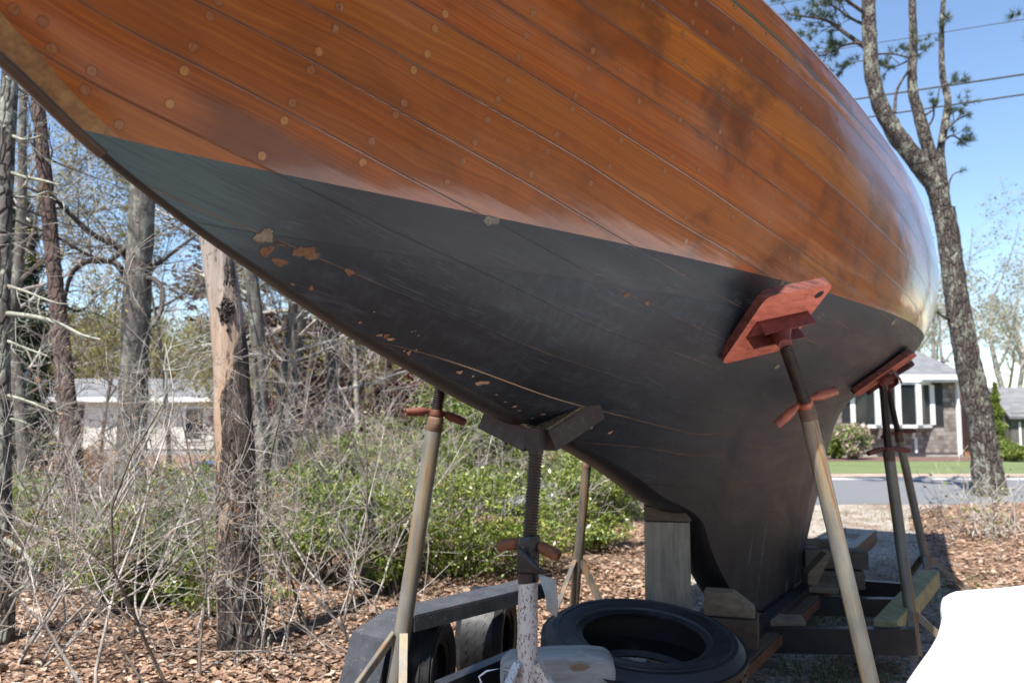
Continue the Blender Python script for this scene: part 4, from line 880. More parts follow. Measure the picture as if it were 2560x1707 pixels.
# plank under the keel
mb=MB();mb.beam(bp(2.6,.0,.215),bp(6.2,.0,.215),.44,.04);timber('keel_plank','long broad plank on the trailer under the whole keel',mb,bp(4,.0,.2),'dark_wood','plank',.004)
mb=MB();mb.beam(bp(2.6,.228,.205),bp(6.1,.228,.205),.012,.05);timber('rusty_batten','long thin rust-coloured strip along the edge of the keel plank',mb,bp(4,.23,.20),'rust','batten',.002)
for k,(u0,dx,lab) in enumerate(((3.62,.0,'thin pale shim right beneath the rounded keel bottom'),(4.55,.0,'thin dark shim beneath the aft end of the keel'))):
    z=float(zp(u0))+1.75;mb=MB();mb.beam(bp(u0-.07,-.12,.262),bp(u0+.07,.30,.262),.16,.03);timber('keel_shim',lab,mb,bp(u0,0,.25),'pt_wood_x','shim',.003)
# stack behind the keel
t0=at(1925,1252,5.25)
axs=unit(np.array([1,-.12,0]));ays=unit(np.array([.12,1,0]))
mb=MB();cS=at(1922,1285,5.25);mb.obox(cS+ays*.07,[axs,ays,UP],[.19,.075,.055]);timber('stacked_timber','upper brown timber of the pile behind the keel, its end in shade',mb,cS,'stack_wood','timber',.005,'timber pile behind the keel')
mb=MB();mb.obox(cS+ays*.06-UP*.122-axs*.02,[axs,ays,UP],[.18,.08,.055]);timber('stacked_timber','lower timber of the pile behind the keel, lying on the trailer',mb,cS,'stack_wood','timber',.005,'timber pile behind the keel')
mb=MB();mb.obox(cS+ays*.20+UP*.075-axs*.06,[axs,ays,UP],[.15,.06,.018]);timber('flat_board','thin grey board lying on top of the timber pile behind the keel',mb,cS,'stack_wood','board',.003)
mb=MB();q0=at(1855,1318,4.9);mb.prism([q0,q0+axs*.11+UP*.12,q0+axs*.14+UP*.12,q0+axs*.05-UP*.06,q0-UP*.06],ays*.12);timber('leaning_wedge','split wooden wedge leaning against the right side of the keel',mb,q0,'pt_wood_x','wedge',.004)
# yellowish beam at the right
b0=at(2033,1449,4.05);b1=at(2138,1335,5.35);b1[2]=b0[2]
mb=MB();mb.beam(b0,b1,.105,.10);timber('square_beam','yellowish square beam lying across the trailer between the two right-hand stands',mb,b0,'green_wood','beam',.005)
# weathered slab in the foreground
d=2.62;L0=at(1150,1540,d);R0=at(1418,1540,d)
pl=[(1150,1600),(1148,1540),(1172,1519),(1262,1511),(1352,1509),(1395,1513),(1413,1530),(1420,1568),(1424,1620)]
P_=[at(x,y,d+(at(x,y,d)[2]-.3)*.35) for x,y in pl];P_=[P_[0]*np.array([1,1,0])+UP*.02]+P_+[P_[-1]*np.array([1,1,0])+UP*.02]
mb=MB().prism(P_,np.array([.0,.09,.02]));o=mb.build('driftwood_slab',M['drift'],loc=(L0[0]+.15,d,0));bevel(o,.016,4);tag(o,'weathered pale grey wood slab with a knot behind the central stand','slab')
kn=at(1330,1530,d+.085)+np.array([0,-.004,0])
mb=MB();kz=unit(np.array([.0,-.35,1.]));kx=np.array([1.,0,0]);kn_=np.cross(kx,kz);an=np.arange(30)*2*np.pi/30
def kring(a_,b_,h_): return kn+kn_*h_+(a_*np.cos(an)*(1+.12*np.sin(3*an+1)))[:,None]*kx+(b_*np.sin(an)*(1+.1*np.sin(2*an)))[:,None]*kz
kv=np.concatenate([kring(.030,.016,.000),kring(.024,.012,.003),kring(.016,.008,.001),kring(.009,.005,.002)]);i_=np.arange(30);j_=(i_+1)%30
mb.add(kv,np.concatenate([np.stack([k*30+i_,k*30+j_,(k+1)*30+j_,(k+1)*30+i_],-1) for k in range(3)]));mb.add(kv[-30:],[tuple(range(30))])
o2=mb.build('wood_knot',M['pt_wood_x'],o)
# thin cable loop hanging there
cb=np.array([at(x,y,2.5) for x,y in ((1175,1540),(1150,1534),(1118,1540),(1100,1553),(1106,1568),(1122,1590))]);mb=MB()
cs_=np.concatenate([cb[[0]]+(cb-cb[0])[0:1]*0,cb]);mb.tube(cb,.0028,8);o=mb.build('thin_cable',M['white_plastic'],loc=cb[-1],smooth=True);tag(o,'thin grey cable looped at the left edge of the driftwood slab','cable')
# ------------------------------------------------------------------ skiff under white shrink wrap
A0=at(2148,1350,2.62);B0=at(2035,1568,1.72)
def smooth_poly(P,n):
    P=np.array(P,float);k=len(P);out=[]
    for a in range(k):
        p0,p1,p2,p3=P[a-1],P[a],P[(a+1)%k],P[(a+2)%k]
        for t in np.linspace(0,1,n,endpoint=False):
            out.append(.5*((2*p1)+(-p0+p2)*t+(2*p0-5*p1+4*p2-p3)*t*t+(-p0+3*p1-3*p2+p3)*t**3))
    return np.array(out)
rimp=smooth_poly([(1.40,2.655),(1.335,2.615),(1.285,2.545),(1.165,2.31),(1.01,2.05),(.765,1.68),(.59,1.38),(.58,1.16),(.95,1.06),(1.7,1.08),(2.8,1.20),(3.8,1.42),(5.2,1.98),(6.6,2.75),(7.3,3.35),(7.2,4.0),(6.3,4.2),(4.6,3.75),(3.4,3.25),(2.3,2.90),(1.70,2.74)],8)
cen=rimp.mean(0);axl=np.array([1,.36])
rings=[];nr_=len(rimp)
for f,z in ((.0,.865),(.12,.864),(.3,.855),(.5,.838),(.68,.818),(.82,.800),(.91,.787),(.97,.772),(.992,.758),(1.0,.742),(.985,.715),(.95,.64),(.91,.52),(.88,.38),(.85,.26)):
    spine=cen+np.outer((rimp-cen)@axl/ (axl@axl)*.72,axl)
    q=spine+(rimp-spine)*f
    w=(.006*np.sin(q[:,0]*7+q[:,1]*5)+.004*np.sin(q[:,0]*13-q[:,1]*11+2)+.002*np.sin(q[:,1]*29+q[:,0]*11))*min(1,(1.02-f)*3+.15)
    zz=z+w*(1 if f<.99 or z>.7 else .3)+.012*np.sin(q[:,0]*3.1)
    if z<.72: q=q+(cen-q)*.0+(.003*np.sin(np.arange(nr_)*.9))[:,None]*unit(np.array([1.,.3]))
    rings.append(np.c_[q,zz])
vs=np.array(rings);i=np.arange(len(rings)-1)[:,None]*nr_;j=np.arange(nr_)[None];j2=(j+1)%nr_
mb=MB();mb.add(vs.reshape(-1,3),np.stack([i+j,i+nr_+j,i+nr_+j2,i+j2],-1).reshape(-1,4))
skiff=empty('covered_skiff',(cen[0],cen[1],0),'boat wrapped in bright white plastic cover, low beside the right-hand stands','covered boat')
mb.build('cover',M['cover'],skiff,smooth=True)
mb=MB()
for cx_ in (1.9,4.6):
    b=MB().box((cx_-.08,1.55+.4*(cx_-1.9),0),(cx_+.08,2.6+.4*(cx_-1.9),.27));bevel(b.build('cradle_block',M['pt_wood_x'],skiff),.005)
# ------------------------------------------------------------------ ground
def gz(x,y):
    x=np.asarray(x,float);y=np.asarray(y,float)
    b=np.clip((x-(.36*y+1.05))/1.4,0,1);b=b*b*(3-2*b)
    bank=.20*b*np.clip((y-4)/2.5,0,1)*np.clip((12.0-y)/1.5,0,1)
    und=.035*np.sin(x*1.3+.5)*np.cos(y*.9)*np.clip((np.hypot(x,y-3)-4)/3,0,1)*np.clip((11.5-y)/2,0,1)
    low=-.30*np.clip((-x-4)/6,0,1)*np.clip((y-22)/6,0,1)
    return bank+und+low
xs=np.r_[-400,-150,-70,np.arange(-40,-12,2.),np.arange(-12,14,.4),np.arange(14,40,2.),70,150,400];ys=np.r_[-150,-60,-20,np.arange(-12,14,.4),np.arange(14,60,1.5),90,160,420,900]
X,Y=np.meshgrid(xs,ys,indexing='ij');Z=gz(X,Y);nv=len(ys)
i=np.arange(len(xs)-1)[:,None]*nv;j=np.arange(nv-1)[None]
mb=MB();mb.add(np.stack([X,Y,Z],-1).reshape(-1,3),np.stack([i+j,i+nv+j,i+nv+j+1,i+j+1],-1).reshape(-1,4))
tag(mb.build('ground',M['ground'],smooth=True),'woodland ground under dry brown leaves',None,None,'structure')
def sheet_poly(name,poly,z,m,label,jit=.0,n=6):
    q=[];rr=np.random.default_rng(len(name))
    poly=np.array(poly,float)
    for k in range(len(poly)):
        a_,b_=poly[k],poly[(k+1)%len(poly)];L=np.linalg.norm(b_-a_);m_=max(1,int(L/.25)) if jit else 1
        for f in range(m_): q.append(a_+(b_-a_)*f/m_+(rr.normal(0,jit,2) if jit else 0))
    bm_=MB();v=np.c_[np.array(q),np.full(len(q),z)];bm_.add(v,[tuple(range(len(q)))])
    return tag(bm_.build(name,M[m]),label,None,None,'structure')
# gravel drive as a gridded strip that follows the ground
GL=[(-2.,1.75),(0,1.6),(1.5,.9),(2.6,.1),(3.4,.05),(4.4,.45),(5.5,.95),(7,1.25),(9,1.55),(12.3,1.9)];GRt=[(-2.,3.6),(0,3.6),(2.2,2.9),(3.6,2.75),(5,2.95),(6.4,3.35),(8.5,4.25),(11.2,5.4),(12.3,6.6)]
gl=pchip(*zip(*GL));gr=pchip(*zip(*GRt))
yy=np.linspace(-2,12.35,160);vs=[];rr=np.random.default_rng(2)
for y in yy:
    l=float(gl(y))+rr.normal(0,.05);r=float(gr(y))+rr.normal(0,.07)
    xx=np.linspace(l,r,26);vs.append(np.stack([xx,0*xx+y,gz(xx,0*xx+y)+.006],-1))
vs=np.array(vs);i=np.arange(159)[:,None]*26;j=np.arange(25)[None]
mb=MB();mb.add(vs.reshape(-1,3),np.stack([i+j,i+26+j,i+27+j,i+j+1],-1).reshape(-1,4));tag(mb.build('gravel_drive',M['gravel'],smooth=True),'gravel drive under the yacht running out to the road',None,None,'structure')
sheet_poly('road',[(-90,12.3),(90,12.3),(90,17.6),(-90,17.6)],.010,'road','grey asphalt road')
mb=MB();mb.box((-90,17.0,.012),(90,17.22,.014));tag(mb.build('road_edge_line',M['edge_line']),'white edge line along the far side of the road',None,None,'structure')
sheet_poly('road_shoulder',[(-90,17.6),(90,17.6),(90,18.7),(-90,18.7)],.014,'shoulder','sandy strip beside the road')
sheet_poly('lawn',[(3.2,18.65),(90,18.65),(90,60),(3.2,60)],.018,'lawn','mown green lawn before the house')
sheet_poly('side_drive',[(8.9,12.0),(13.5,11.9),(15,14.6),(9.4,14.6)],.020,'driveway','pale concrete apron beside the road')
sheet_poly('mulch_bed',[(8.6,23.6),(14.6,23.6),(15,26.2),(8.6,26.2)],.024,'mulch','brown mulch bed in front of the house')
# a few grass tufts
def scatter_leaves(n,fn,size,mat,name,label,seed,lift=(.002,.03),flat=.38):
    rr=np.random.default_rng(seed);P=fn(rr,n);n=len(P)
    a=rr.uniform(0,2*np.pi,n);tl=rr.normal(0,flat,(n,2));s=rr.uniform(*size,n)
    d=np.stack([np.cos(a),np.sin(a),tl[:,0]*.6],-1);d/=np.linalg.norm(d,axis=1)[:,None]
    e=np.stack([-np.sin(a),np.cos(a),tl[:,1]*.6],-1);e/=np.linalg.norm(e,axis=1)[:,None]
    w=s*rr.uniform(.4,.6,n);cu=s*rr.uniform(.03,.25,n)
    up=np.array([0,0,1.])
    jr=lambda:rr.uniform(.6,1.35,n)[:,None]
    S_=s[:,None];W_=w[:,None];U_=up*cu[:,None]
    v=np.stack([P-d*S_,P-d*S_*.45*jr()-e*W_*jr()+U_*jr(),P+d*S_*.4*jr()-e*W_*jr()+U_*jr(),P+d*S_*jr()+U_*.4,P+d*S_*.35*jr()+e*W_*jr()+U_*jr(),P-d*S_*.4*jr()+e*W_*jr()+U_*jr()],1)
    q=np.arange(n)[:,None]*6
    f=np.concatenate([q+np.array([[0,1,2,3]]),q+np.array([[0,3,4,5]])])
    mb=MB();mb.add(v.reshape(-1,3),f);o=mb.build(name,mat);return tag(o,label,None,None,'stuff')
def litter_pts(rr,n):
    d=np.exp(rr.uniform(np.log(1.9),np.log(12.2),n));u=rr.uniform(-.75,.80,n);x=u*d;y=d
    l=gl(np.clip(y,-2,12.3));r=gr(np.clip(y,-2,12.3))
    dens=np.where((x<l+.05)|(x>r-.05),.35+.65*np.clip(.5+.9*np.sin(x*2.3+1.1*np.sin(y*1.7))*np.sin(y*2.9+x),0,1),.035+.10*np.exp(-np.minimum(x-l,r-x)/.5))
    k=rr.random(n)<dens;x,y=x[k],y[k]
    return np.stack([x,y,gz(x,y)+rr.uniform(.006,.035,len(x))],-1)
scatter_leaves(190000,litter_pts,(.010,.030),M['litter'],'fallen_leaves','dry brown oak leaves covering the ground',4)
def twig_litter():
    rr=np.random.default_rng(19);P=litter_pts(rr,5200);o=MB()
    for p in P[:1900]:
        a=rr.uniform(0,6.28);L=rr.uniform(.04,.22);d=np.array([math.cos(a),math.sin(a),rr.normal(0,.12)])
        o.tube([p-d*L/2,p+np.array([rr.normal(0,.01),rr.normal(0,.01),.004]),p+d*L/2],[.0016,.0024,.0012],3,cap=False)
    return tag(o.build('fallen_twigs',M['twig']),'thin dead twigs lying among the fallen leaves',None,None,'stuff')
twig_litter()
scatter_leaves(6000,litter_pts,(.030,.052),M['litter'],'large_fallen_leaves','larger curled dry leaves on the woodland floor',14,flat=.8)
def grass_pts(rr,n):
    k=[];cs=[(1.55,5.2,.35),(1.75,6.4,.4),(2.2,7.5,.5),(2.9,6.0,.3),(2.1,5.5,.25),(-1.0,6,.6),(4.9,10.8,.5),(3.3,6.4,.3),(1.62,4.25,.18)]
    for q in range(n):
        c=cs[rr.integers(len(cs))];k.append((c[0]+rr.normal(0,c[2]),c[1]+rr.normal(0,c[2])))
    k=np.array(k);return np.c_[k,gz(k[:,0],k[:,1])]
rr=np.random.default_rng(8);P=grass_pts(rr,2600);a=rr.uniform(0,6.28,len(P));h=rr.uniform(.03,.10,len(P));lean=rr.normal(0,.4,(len(P),2))*h[:,None]
v=np.stack([P+np.stack([np.cos(a)*.003,np.sin(a)*.003,0*a],-1),P-np.stack([np.cos(a)*.003,np.sin(a)*.003,0*a],-1),P+np.c_[lean,h]],1)
mb=MB();mb.add(v.reshape(-1,3),np.arange(len(P))[:,None]*3+np.array([[0,1,2]]));tag(mb.build('grass_tufts',M['grass']),'sparse green grass tufts in the gravel and leaves',None,None,'stuff')
# ------------------------------------------------------------------ plants
def rot_about(v,ax,an):
    ax=unit(ax);return v*math.cos(an)+np.cross(ax,v)*math.sin(an)+ax*(ax@v)*(1-math.cos(an))
def perp(d,rr):
    r=rr.normal(0,1,3);p=r-d*(r@d);return unit(p)
def grow(rr,p,d,L,r,lev,o,seg=.12,wander=.18,up=.05,nch=(3,5),ang=(.5,1.0),lr=(.4,.65),rr_=.55,tips=None,minr=.0012,start=.25):
    n=max(3,int(L/seg)+1);pts=[p.copy()];dd=d.copy()
    for k in range(n-1):
        dd=unit(dd+perp(dd,rr)*rr.normal(0,wander)+UP*up);pts.append(pts[-1]+dd*L/(n-1))
    pts=np.array(pts);rad=np.maximum(np.linspace(r,r*(.35 if lev>0 else .3),n),minr);o.append((pts,rad,lev))
    if lev<=0:
        if tips is not None:tips.append((pts,dd))
        return
    for c in range(rr.integers(nch[0],nch[1]+1)):
        f=rr.uniform(start,.98);k=f*(n-1);i=int(k);q=pts[i]*(1-k+i)+pts[min(i+1,n-1)]*(k-i)
        dl=unit(pts[min(i+1,n-1)]-pts[max(i-1,0)]);cd=rot_about(dl,perp(dl,rr),rr.uniform(*ang))
        grow(rr,q,cd,L*rr.uniform(*lr),max(rad[i]*rr_,minr),lev-1,o,seg,wander*1.1,up,nch,ang,lr,rr_,tips,minr,.2)
def tubes(mb,o,sides=(3,4,5,6),mi=0):
    for pts,rad,lev in o: mb.tube(pts,rad,sides[min(lev,len(sides)-1)],cap=False,mi=mi)
def leaves(mb,C,size,rr,mi=0,bias=None,asp=.5):
    n=len(C);d=rr.normal(0,1,(n,3));d/=np.linalg.norm(d,axis=1)[:,None];e=np.cross(d,rr.normal(0,1,(n,3)));e/=np.linalg.norm(e,axis=1)[:,None]+1e-9
    s=rr.uniform(*size,n)[:,None];v=np.stack([C-d*s,C-e*s*asp,C+d*s,C+e*s*asp],1)
    mb.add(v.reshape(-1,3),np.arange(n)[:,None]*4+np.array([[0,1,2,3]]),mi)
def tip_pts(tips,per,rr,spread,f0=.3):
    C=[]
    for pts,dd in tips:
        for k in range(per):
            f=rr.uniform(f0,1)*(len(pts)-1);i=int(f);q=pts[i]*(1-f+i)+pts[min(i+1,len(pts)-1)]*(f-i);C.append(q+rr.normal(0,spread,3))
    return np.array(C)
# bare saplings: six shapes, many plants
def sapling(seed,h,twigmat,nst=2,buds=True,lab='',grp=''):
    rr=np.random.default_rng(seed);o=[];tips=[]
    for k in range(nst):
        d=unit(np.array([rr.normal(0,.28),rr.normal(0,.28),1]));grow(rr,np.array([rr.normal(0,.06),rr.normal(0,.06),-.03]),d,h*rr.uniform(.7,1),.009*h/2*rr.uniform(.8,1.2),3,o,.13,.20,.03,(3,5),(.5,1.15),(.34,.58),.55,tips,.0013,.2)
    mb=MB();tubes(mb,o,(3,3,4,5))
    root=empty('bare_sapling',(0,0,0),lab,'sapling',grp);s=mb.build('stem',twigmat,root,smooth=True)
    if buds:
        mb=MB();C=tip_pts(tips,1,rr,.004,.6);leaves(mb,C,(.006,.014),rr);mb.build('leaves',M['bud'],root)
    return root
G1='bare pale saplings in the thicket left of the yacht'
LB1='thin bare pale sapling with forking twigs in the leafy thicket left of the yacht'
protos=[sapling(100+k,h,M['twig' if k!=3 else 'twig_brown'],n,k%2==0 or k==3,LB1,G1) for k,(h,n) in enumerate(((1.9,2),(1.5,2),(2.3,1),(1.6,3),(1.1,3),(2.1,2),(1.8,2)))]
rr=np.random.default_rng(21)
first=[True]*len(protos)
def sap_verts(o):
    me=o.children[0].data;v=np.zeros(len(me.vertices)*3,np.float32);me.vertices.foreach_get('co',v);return v.reshape(-1,3)[::3]
PV=[sap_verts(o) for o in protos]
def place(kind,x,y,s,rot,tilt=(0,0)):
    v=PV[kind]*s;Rm=np.array(Matrix.Rotation(rot,3,'Z')@Matrix.Rotation(tilt[1],3,'Y')@Matrix.Rotation(tilt[0],3,'X'));v=v@Rm.T+np.array([x,y,0])
    b=v-S0;bx=b@AXB;by=b@NPB
    if (((np.abs(by)<1.05)&(bx>-.6)&(bx<7.5)&(b[:,2]>zp(np.clip(bx,-1.2,8.2))-.05)).any()) or (np.hypot(v[:,0]+.3,v[:,1]-3.15)<.25).any() or ((v[:,1]<3.2)&(v[:,0]>-1.0)).any(): return None
    o=protos[kind]
    if first[kind]: first[kind]=False
    else: o=copy_tree(o)
    o.location=(x,y,float(gz(x,y)));o.rotation_euler=(tilt[0],tilt[1],rot);o.scale=(s,s,s);return o
# hand placed by where their feet show, then a loose thicket
feet=[(668,1510,4.3,2),(190,1560,4.0,0),(395,1540,4.1,3),(95,1500,4.4,1),(300,1460,4.9,5),(800,1400,5.4,6),(860,1380,5.7,0),(735,1330,6.2,2),(470,1420,5.1,1),(140,1420,5.2,6),(240,1330,6.3,2),(640,1300,6.8,5),(1060,1330,7.6,0),(1150,1320,8.2,1),(930,1300,7.4,2),(20,1480,4.5,5),(560,1490,4.35,4)]
for x,y,d,k in feet:
    p=at(x,y,d);place(k,p[0],p[1],rr.uniform(.85,1.1),rr.uniform(0,6.28),(rr.normal(0,.08),rr.normal(0,.08)))
for k in range(52):
    d=rr.uniform(4.4,9.0);u=rr.uniform(-.68,.02) if rr.random()<.8 else rr.uniform(-.62,.10)
    x=u*d;
    if x>-.55 and d<6.6: continue
    if abs(x-(-1.58))<.35 and abs(d-4.8)<.5: continue
    place(int(rr.integers(len(protos))),x,d,rr.uniform(.7,1.15),rr.uniform(0,6.28),(rr.normal(0,.12),rr.normal(0,.12)))
# tangle of brushwood low in the thicket
rr=np.random.default_rng(31);o=[]
for k in range(150):
    d=rr.uniform(4.3,11);x=rr.uniform(-.66,.03)*d
    if x>-.6 and d<6.2: continue
    grow(rr,np.array([x,d,float(gz(x,d))]),unit(np.array([rr.normal(0,.8),rr.normal(0,.8),.8])),rr.uniform(.4,1.1),.004,1,o,.12,.2,.02,(3,6),(.5,1.2),(.4,.7),.6,None,.0012)
mb=MB();tubes(mb,o,(3,3,3));tag(mb.build('undergrowth',M['twig']),'low tangle of pale bare twigs over the leaves',None,None,'stuff')
# leafy evergreen shrubs
def shrub(name,label,c,rx,ry,rz,n,size,mat,seed,cat='shrub',nclump=26,group=None,stem='twig_brown',asp=.45,holes=.25):
    rr=np.random.default_rng(seed);root=empty(name,(c[0],c[1],float(gz(c[0],c[1]))),label,cat,group)
    z0=root.location[2]
    cl=[]
    while len(cl)<nclump:
        q=rr.uniform(-1,1,3)
        if np.linalg.norm(q)<1 and q[2]>-.95: cl.append(np.r_[q,rr.uniform(.18,.42)])
    cl=np.array(cl);k=rr.integers(0,nclump,n);g=rr.normal(0,1,(n,3));g/=np.linalg.norm(g,axis=1)[:,None]
    q=cl[k,:3]*.82+g*(cl[k,3]*rr.uniform(.35,1,n)**.6)[:,None]
    C=np.array([c[0],c[1],z0+rz])+q*np.array([rx,ry,rz]);C=C[C[:,2]>z0+.02]
    mb=MB();leaves(mb,C,size,rr,asp=asp);mb.build('foliage',mat,root)
    o=[]
    for t in cl[:18]:
        e=np.array([c[0],c[1],z0+rz])+t[:3]*np.array([rx,ry,rz])*.9;b=np.array([c[0]+rr.normal(0,rx*.15),c[1]+rr.normal(0,ry*.15),z0])
        m=(b+e)/2+rr.normal(0,.06*rx,3);o.append((np.array([b,m,e]),np.array([.012,.008,.003]),1))
        for z in range(4):
            e2=e+rr.normal(0,.16,3)*rx;o.append((np.array([e*.6+m*.4,e2]),np.array([.004,.0015]),0))
    mb=MB();tubes(mb,o,(3,4));mb.build('stem',M[stem],root)
    return root
def atg(px,d): # ground point under a view column
    p=at(px,1000,d);return np.array([p[0],p[1],0.])
p=atg(1060,6.9);shrub('evergreen_shrub','broad glossy green shrub behind the left boat stands',p,1.15,.8,.50,20000,(.011,.024),M['leaf_green'],1,nclump=40)
p=atg(1365,8.2);shrub('evergreen_shrub','rounded dark green shrub left of the tall wooden keel post',p,.72,.6,.46,13000,(.011,.024),M['leaf_green'],2,nclump=30)
p=atg(745,6.7);shrub('evergreen_shrub','low green shrub right of the dead barkless trunk',p,.85,.6,.46,13000,(.011,.024),M['leaf_green'],3)
p=atg(1110,11.0);shrub('evergreen_shrub','tall bright green shrub under the bow, behind the thicket',p,1.15,.8,.98,20000,(.018,.038),M['leaf_bright'],4,nclump=36)
p=atg(900,9.2);shrub('evergreen_shrub','yellowish green shrub in the middle of the thicket',p,1.1,.6,.62,10000,(.018,.038),M['leaf_bright'],5)
p=atg(1400,10.5);shrub('needle_shrub','feathery yellow green shrub behind the dark green round one',p,.9,.7,.72,15000,(.03,.07),M['needle_bright'],6,asp=.09,nclump=34)
p=atg(250,6.8);shrub('evergreen_shrub','small dark green shrub among leaves at the left',p,.45,.4,.22,2600,(.011,.024),M['leaf_green'],7)
p=atg(430,6.4);shrub('evergreen_shrub','thin green shrub left of the dead barkless trunk',p,.55,.4,.24,2600,(.011,.024),M['leaf_green'],8)
p=atg(420,8.5);shrub('evergreen_shrub','sparse bright green shrub behind the bare saplings',p,.6,.5,.45,2200,(.014,.028),M['leaf_bright'],9)
p=atg(60,9.0);shrub('evergreen_shrub','sparse green shrub near the left edge trunk',p,.7,.5,.40,2600,(.014,.030),M['leaf_bright'],10)
p=atg(640,12.5);shrub('evergreen_shrub','green roadside shrub behind the dead barkless trunk',p,1.1,.8,.55,5000,(.02,.045),M['leaf_bright'],12)
p=atg(205,10.5);shrub('dead_shrub','rust brown dead shrub beside the thick grey trunk',p,.55,.5,.50,2600,(.03,.07),M['needle_brown'],13,asp=.09)
rr=np.random.default_rng(77)
for k in range(40):
    d=rr.uniform(5.6,10.5);px=rr.uniform(20,1080)
    if px>900 and d<6.5: d+=1.5
    p=atg(px,d);shrub('greenbrier','low green leafy briar among the bare saplings',p,rr.uniform(.25,.6),rr.uniform(.25,.5),rr.uniform(.15,.40),int(rr.uniform(900,2000)),(.014,.030),M['leaf_green' if rr.random()<.6 else 'leaf_bright'],500+k,nclump=14,group='low green briars in the thicket')
# brush pile
rr=np.random.default_rng(44);p=atg(225,9.6);o=[]
for k in range(150):
    b=np.array([p[0]+rr.normal(0,.45),p[1]+rr.normal(0,.3),rr.uniform(.0,.45)]);d=unit(np.array([rr.normal(0,1),rr.normal(0,.6),rr.normal(.1,.35)]))
    L=rr.uniform(.4,1.1);o.append((np.array([b-d*L/2,b+rr.normal(0,.04,3),b+d*L/2]),np.array([.013,.011,.006])*rr.uniform(.5,1.5),1))
mb=MB();tubes(mb,o,(4,4));tag(mb.build('brush_pile',M['twig_dark'],loc=(p[0],p[1],0)),'dark heap of dead branches left of the thick grey trunk','brush pile')
# ------------------------------------------------------------------ trunks guided along the picture
def trunk_pts(l,d,dd=None,ws=1.):
    """(view x, view y, view width) -> points and radii at depth d"""
    P=[];r=[]
    for k,(x,y,w) in enumerate(l):
        dk=d if dd is None else d+dd[k];P.append(at(x,y,dk));r.append(.5*w*ws*dk/F)
    P=np.array(P);r=np.array(r)
    t=np.r_[0,np.cumsum(np.linalg.norm(np.diff(P,axis=0),axis=1))];n=max(8,int(t[-1]/.12));q=np.linspace(0,t[-1],n)
    return np.stack([pchip(t,P[:,k])(q) for k in range(3)],-1),pchip(t,r)(q)
def to_ground(l,d,x,w): # first entry is the foot on the ground
    p=at(x,0,d);yb=CYV-F*math.tan(math.atan2(-CH,d)-0) ;
    return l
def tree_root(name,label,cat,foot,group=None): return empty(name,(foot[0],foot[1],float(gz(foot[0],foot[1]))),label,cat,group)
def ground_extend(P,r,flare=1.25):
    z=float(gz(P[0][0],P[0][1]))
    if P[0][2]>z-.03:
        d=P[0]-P[3];d=d/abs(d[2]);L=P[0][2]-z+.05;n=max(2,int(L/.12))
        ex=np.array([P[0]+d*L*f for f in np.linspace(1,0,n,endpoint=False)]);P=np.concatenate([ex,P]);r=np.concatenate([np.linspace(r[0]*flare,r[0],n),r])
    return P,r
def trunk(mb,P,r,n=24,jit=.045,seed=0): mb.tube(P,r,n,jit=jit,rg=np.random.default_rng(seed))
def guided(o,d0,pts,r0,r1,dd=0):
    P=np.array([at(x,y,d0+dd*k/(len(pts)-1)) for k,(x,y) in enumerate(pts)]);t=np.r_[0,np.cumsum(np.linalg.norm(np.diff(P,axis=0),axis=1))]
    n=max(6,int(t[-1]/.08));q=np.linspace(0,t[-1],n);C=np.stack([pchip(t,P[:,k])(q) for k in range(3)],-1);o.append((C,np.linspace(r0,r1,n),2));return C
def twiggy(o,C,rr,n,L,r,lev=1,tips=None,ang=(.5,1.1),up=.03):
    for k in range(n):
        i=rr.integers(int(len(C)*.15),len(C));dl=unit(C[min(i+1,len(C)-1)]-C[max(i-1,0)]);grow(rr,C[i],rot_about(dl,perp(dl,rr),rr.uniform(*ang)),L*rr.uniform(.5,1.2),r,lev,o,.08,.2,up,(2,4),(.5,1.1),(.4,.7),.6,tips,.0015)
# dead barkless trunk
P,r=trunk_pts([(560,1485,112),(552,1400,98),(546,1250,92),(540,1050,86),(531,850,78),(520,715,73),(505,620,70),(487,500,66),(470,380,64),(450,200,60),(430,0,56),(418,-140,50)],4.75)
P,r=ground_extend(P,r)
dt=tree_root('dead_tree','barkless dead trunk with orange bare wood and a black knot hole','dead tree',P[0]);mb=MB();trunk(mb,P,r,40,.03,5);mb.build('trunk',M['dead'],dt,smooth=True)
# loose bark plates still clinging low down
rr=np.random.default_rng(9)
mb=MB()
for k in range(150):
    i=rr.integers(0,int(len(P)*.42));an=rr.uniform(0,6.28)
    if math.cos(an)<-.15: continue
    hgt=i/len(P)/.42
    if rr.random()<hgt*1.3: continue
    nrm=np.array([math.cos(an),math.sin(an),0]);tg=np.array([-nrm[1],nrm[0],0]);c=P[i]+nrm*(r[i]*1.0+.004)
    w=rr.uniform(.015,.035);h=rr.uniform(.03,.09);th=rr.uniform(.006,.014);tw=rr.normal(0,.15)
    pl=[c+(tg*math.cos(tw)+UP*math.sin(tw))*a_*w+UP*b_*h for a_,b_ in ((-1,-.8),(-.3,-1.1),(.6,-.9),(1,-.2),(.8,.7),(.1,1.0),(-.7,.8))];mb.prism(pl,nrm*th)
mb.build('bark',M['bark_dark'],dt)
kc=at(516,716,4.75-.104);mb=MB()
for k in range(60):
    q=kc+np.array([rr.normal(0,.014),rr.uniform(.0,.02),rr.normal(0,.040)]);mb.tube([q+np.array([0,.03,0]),q+np.array([rr.normal(0,.008),-.012,rr.normal(0,.01)])],[rr.uniform(.012,.02),.004],7)
mb.build('knot_hole',M['twig_dark'],dt)
o=[]
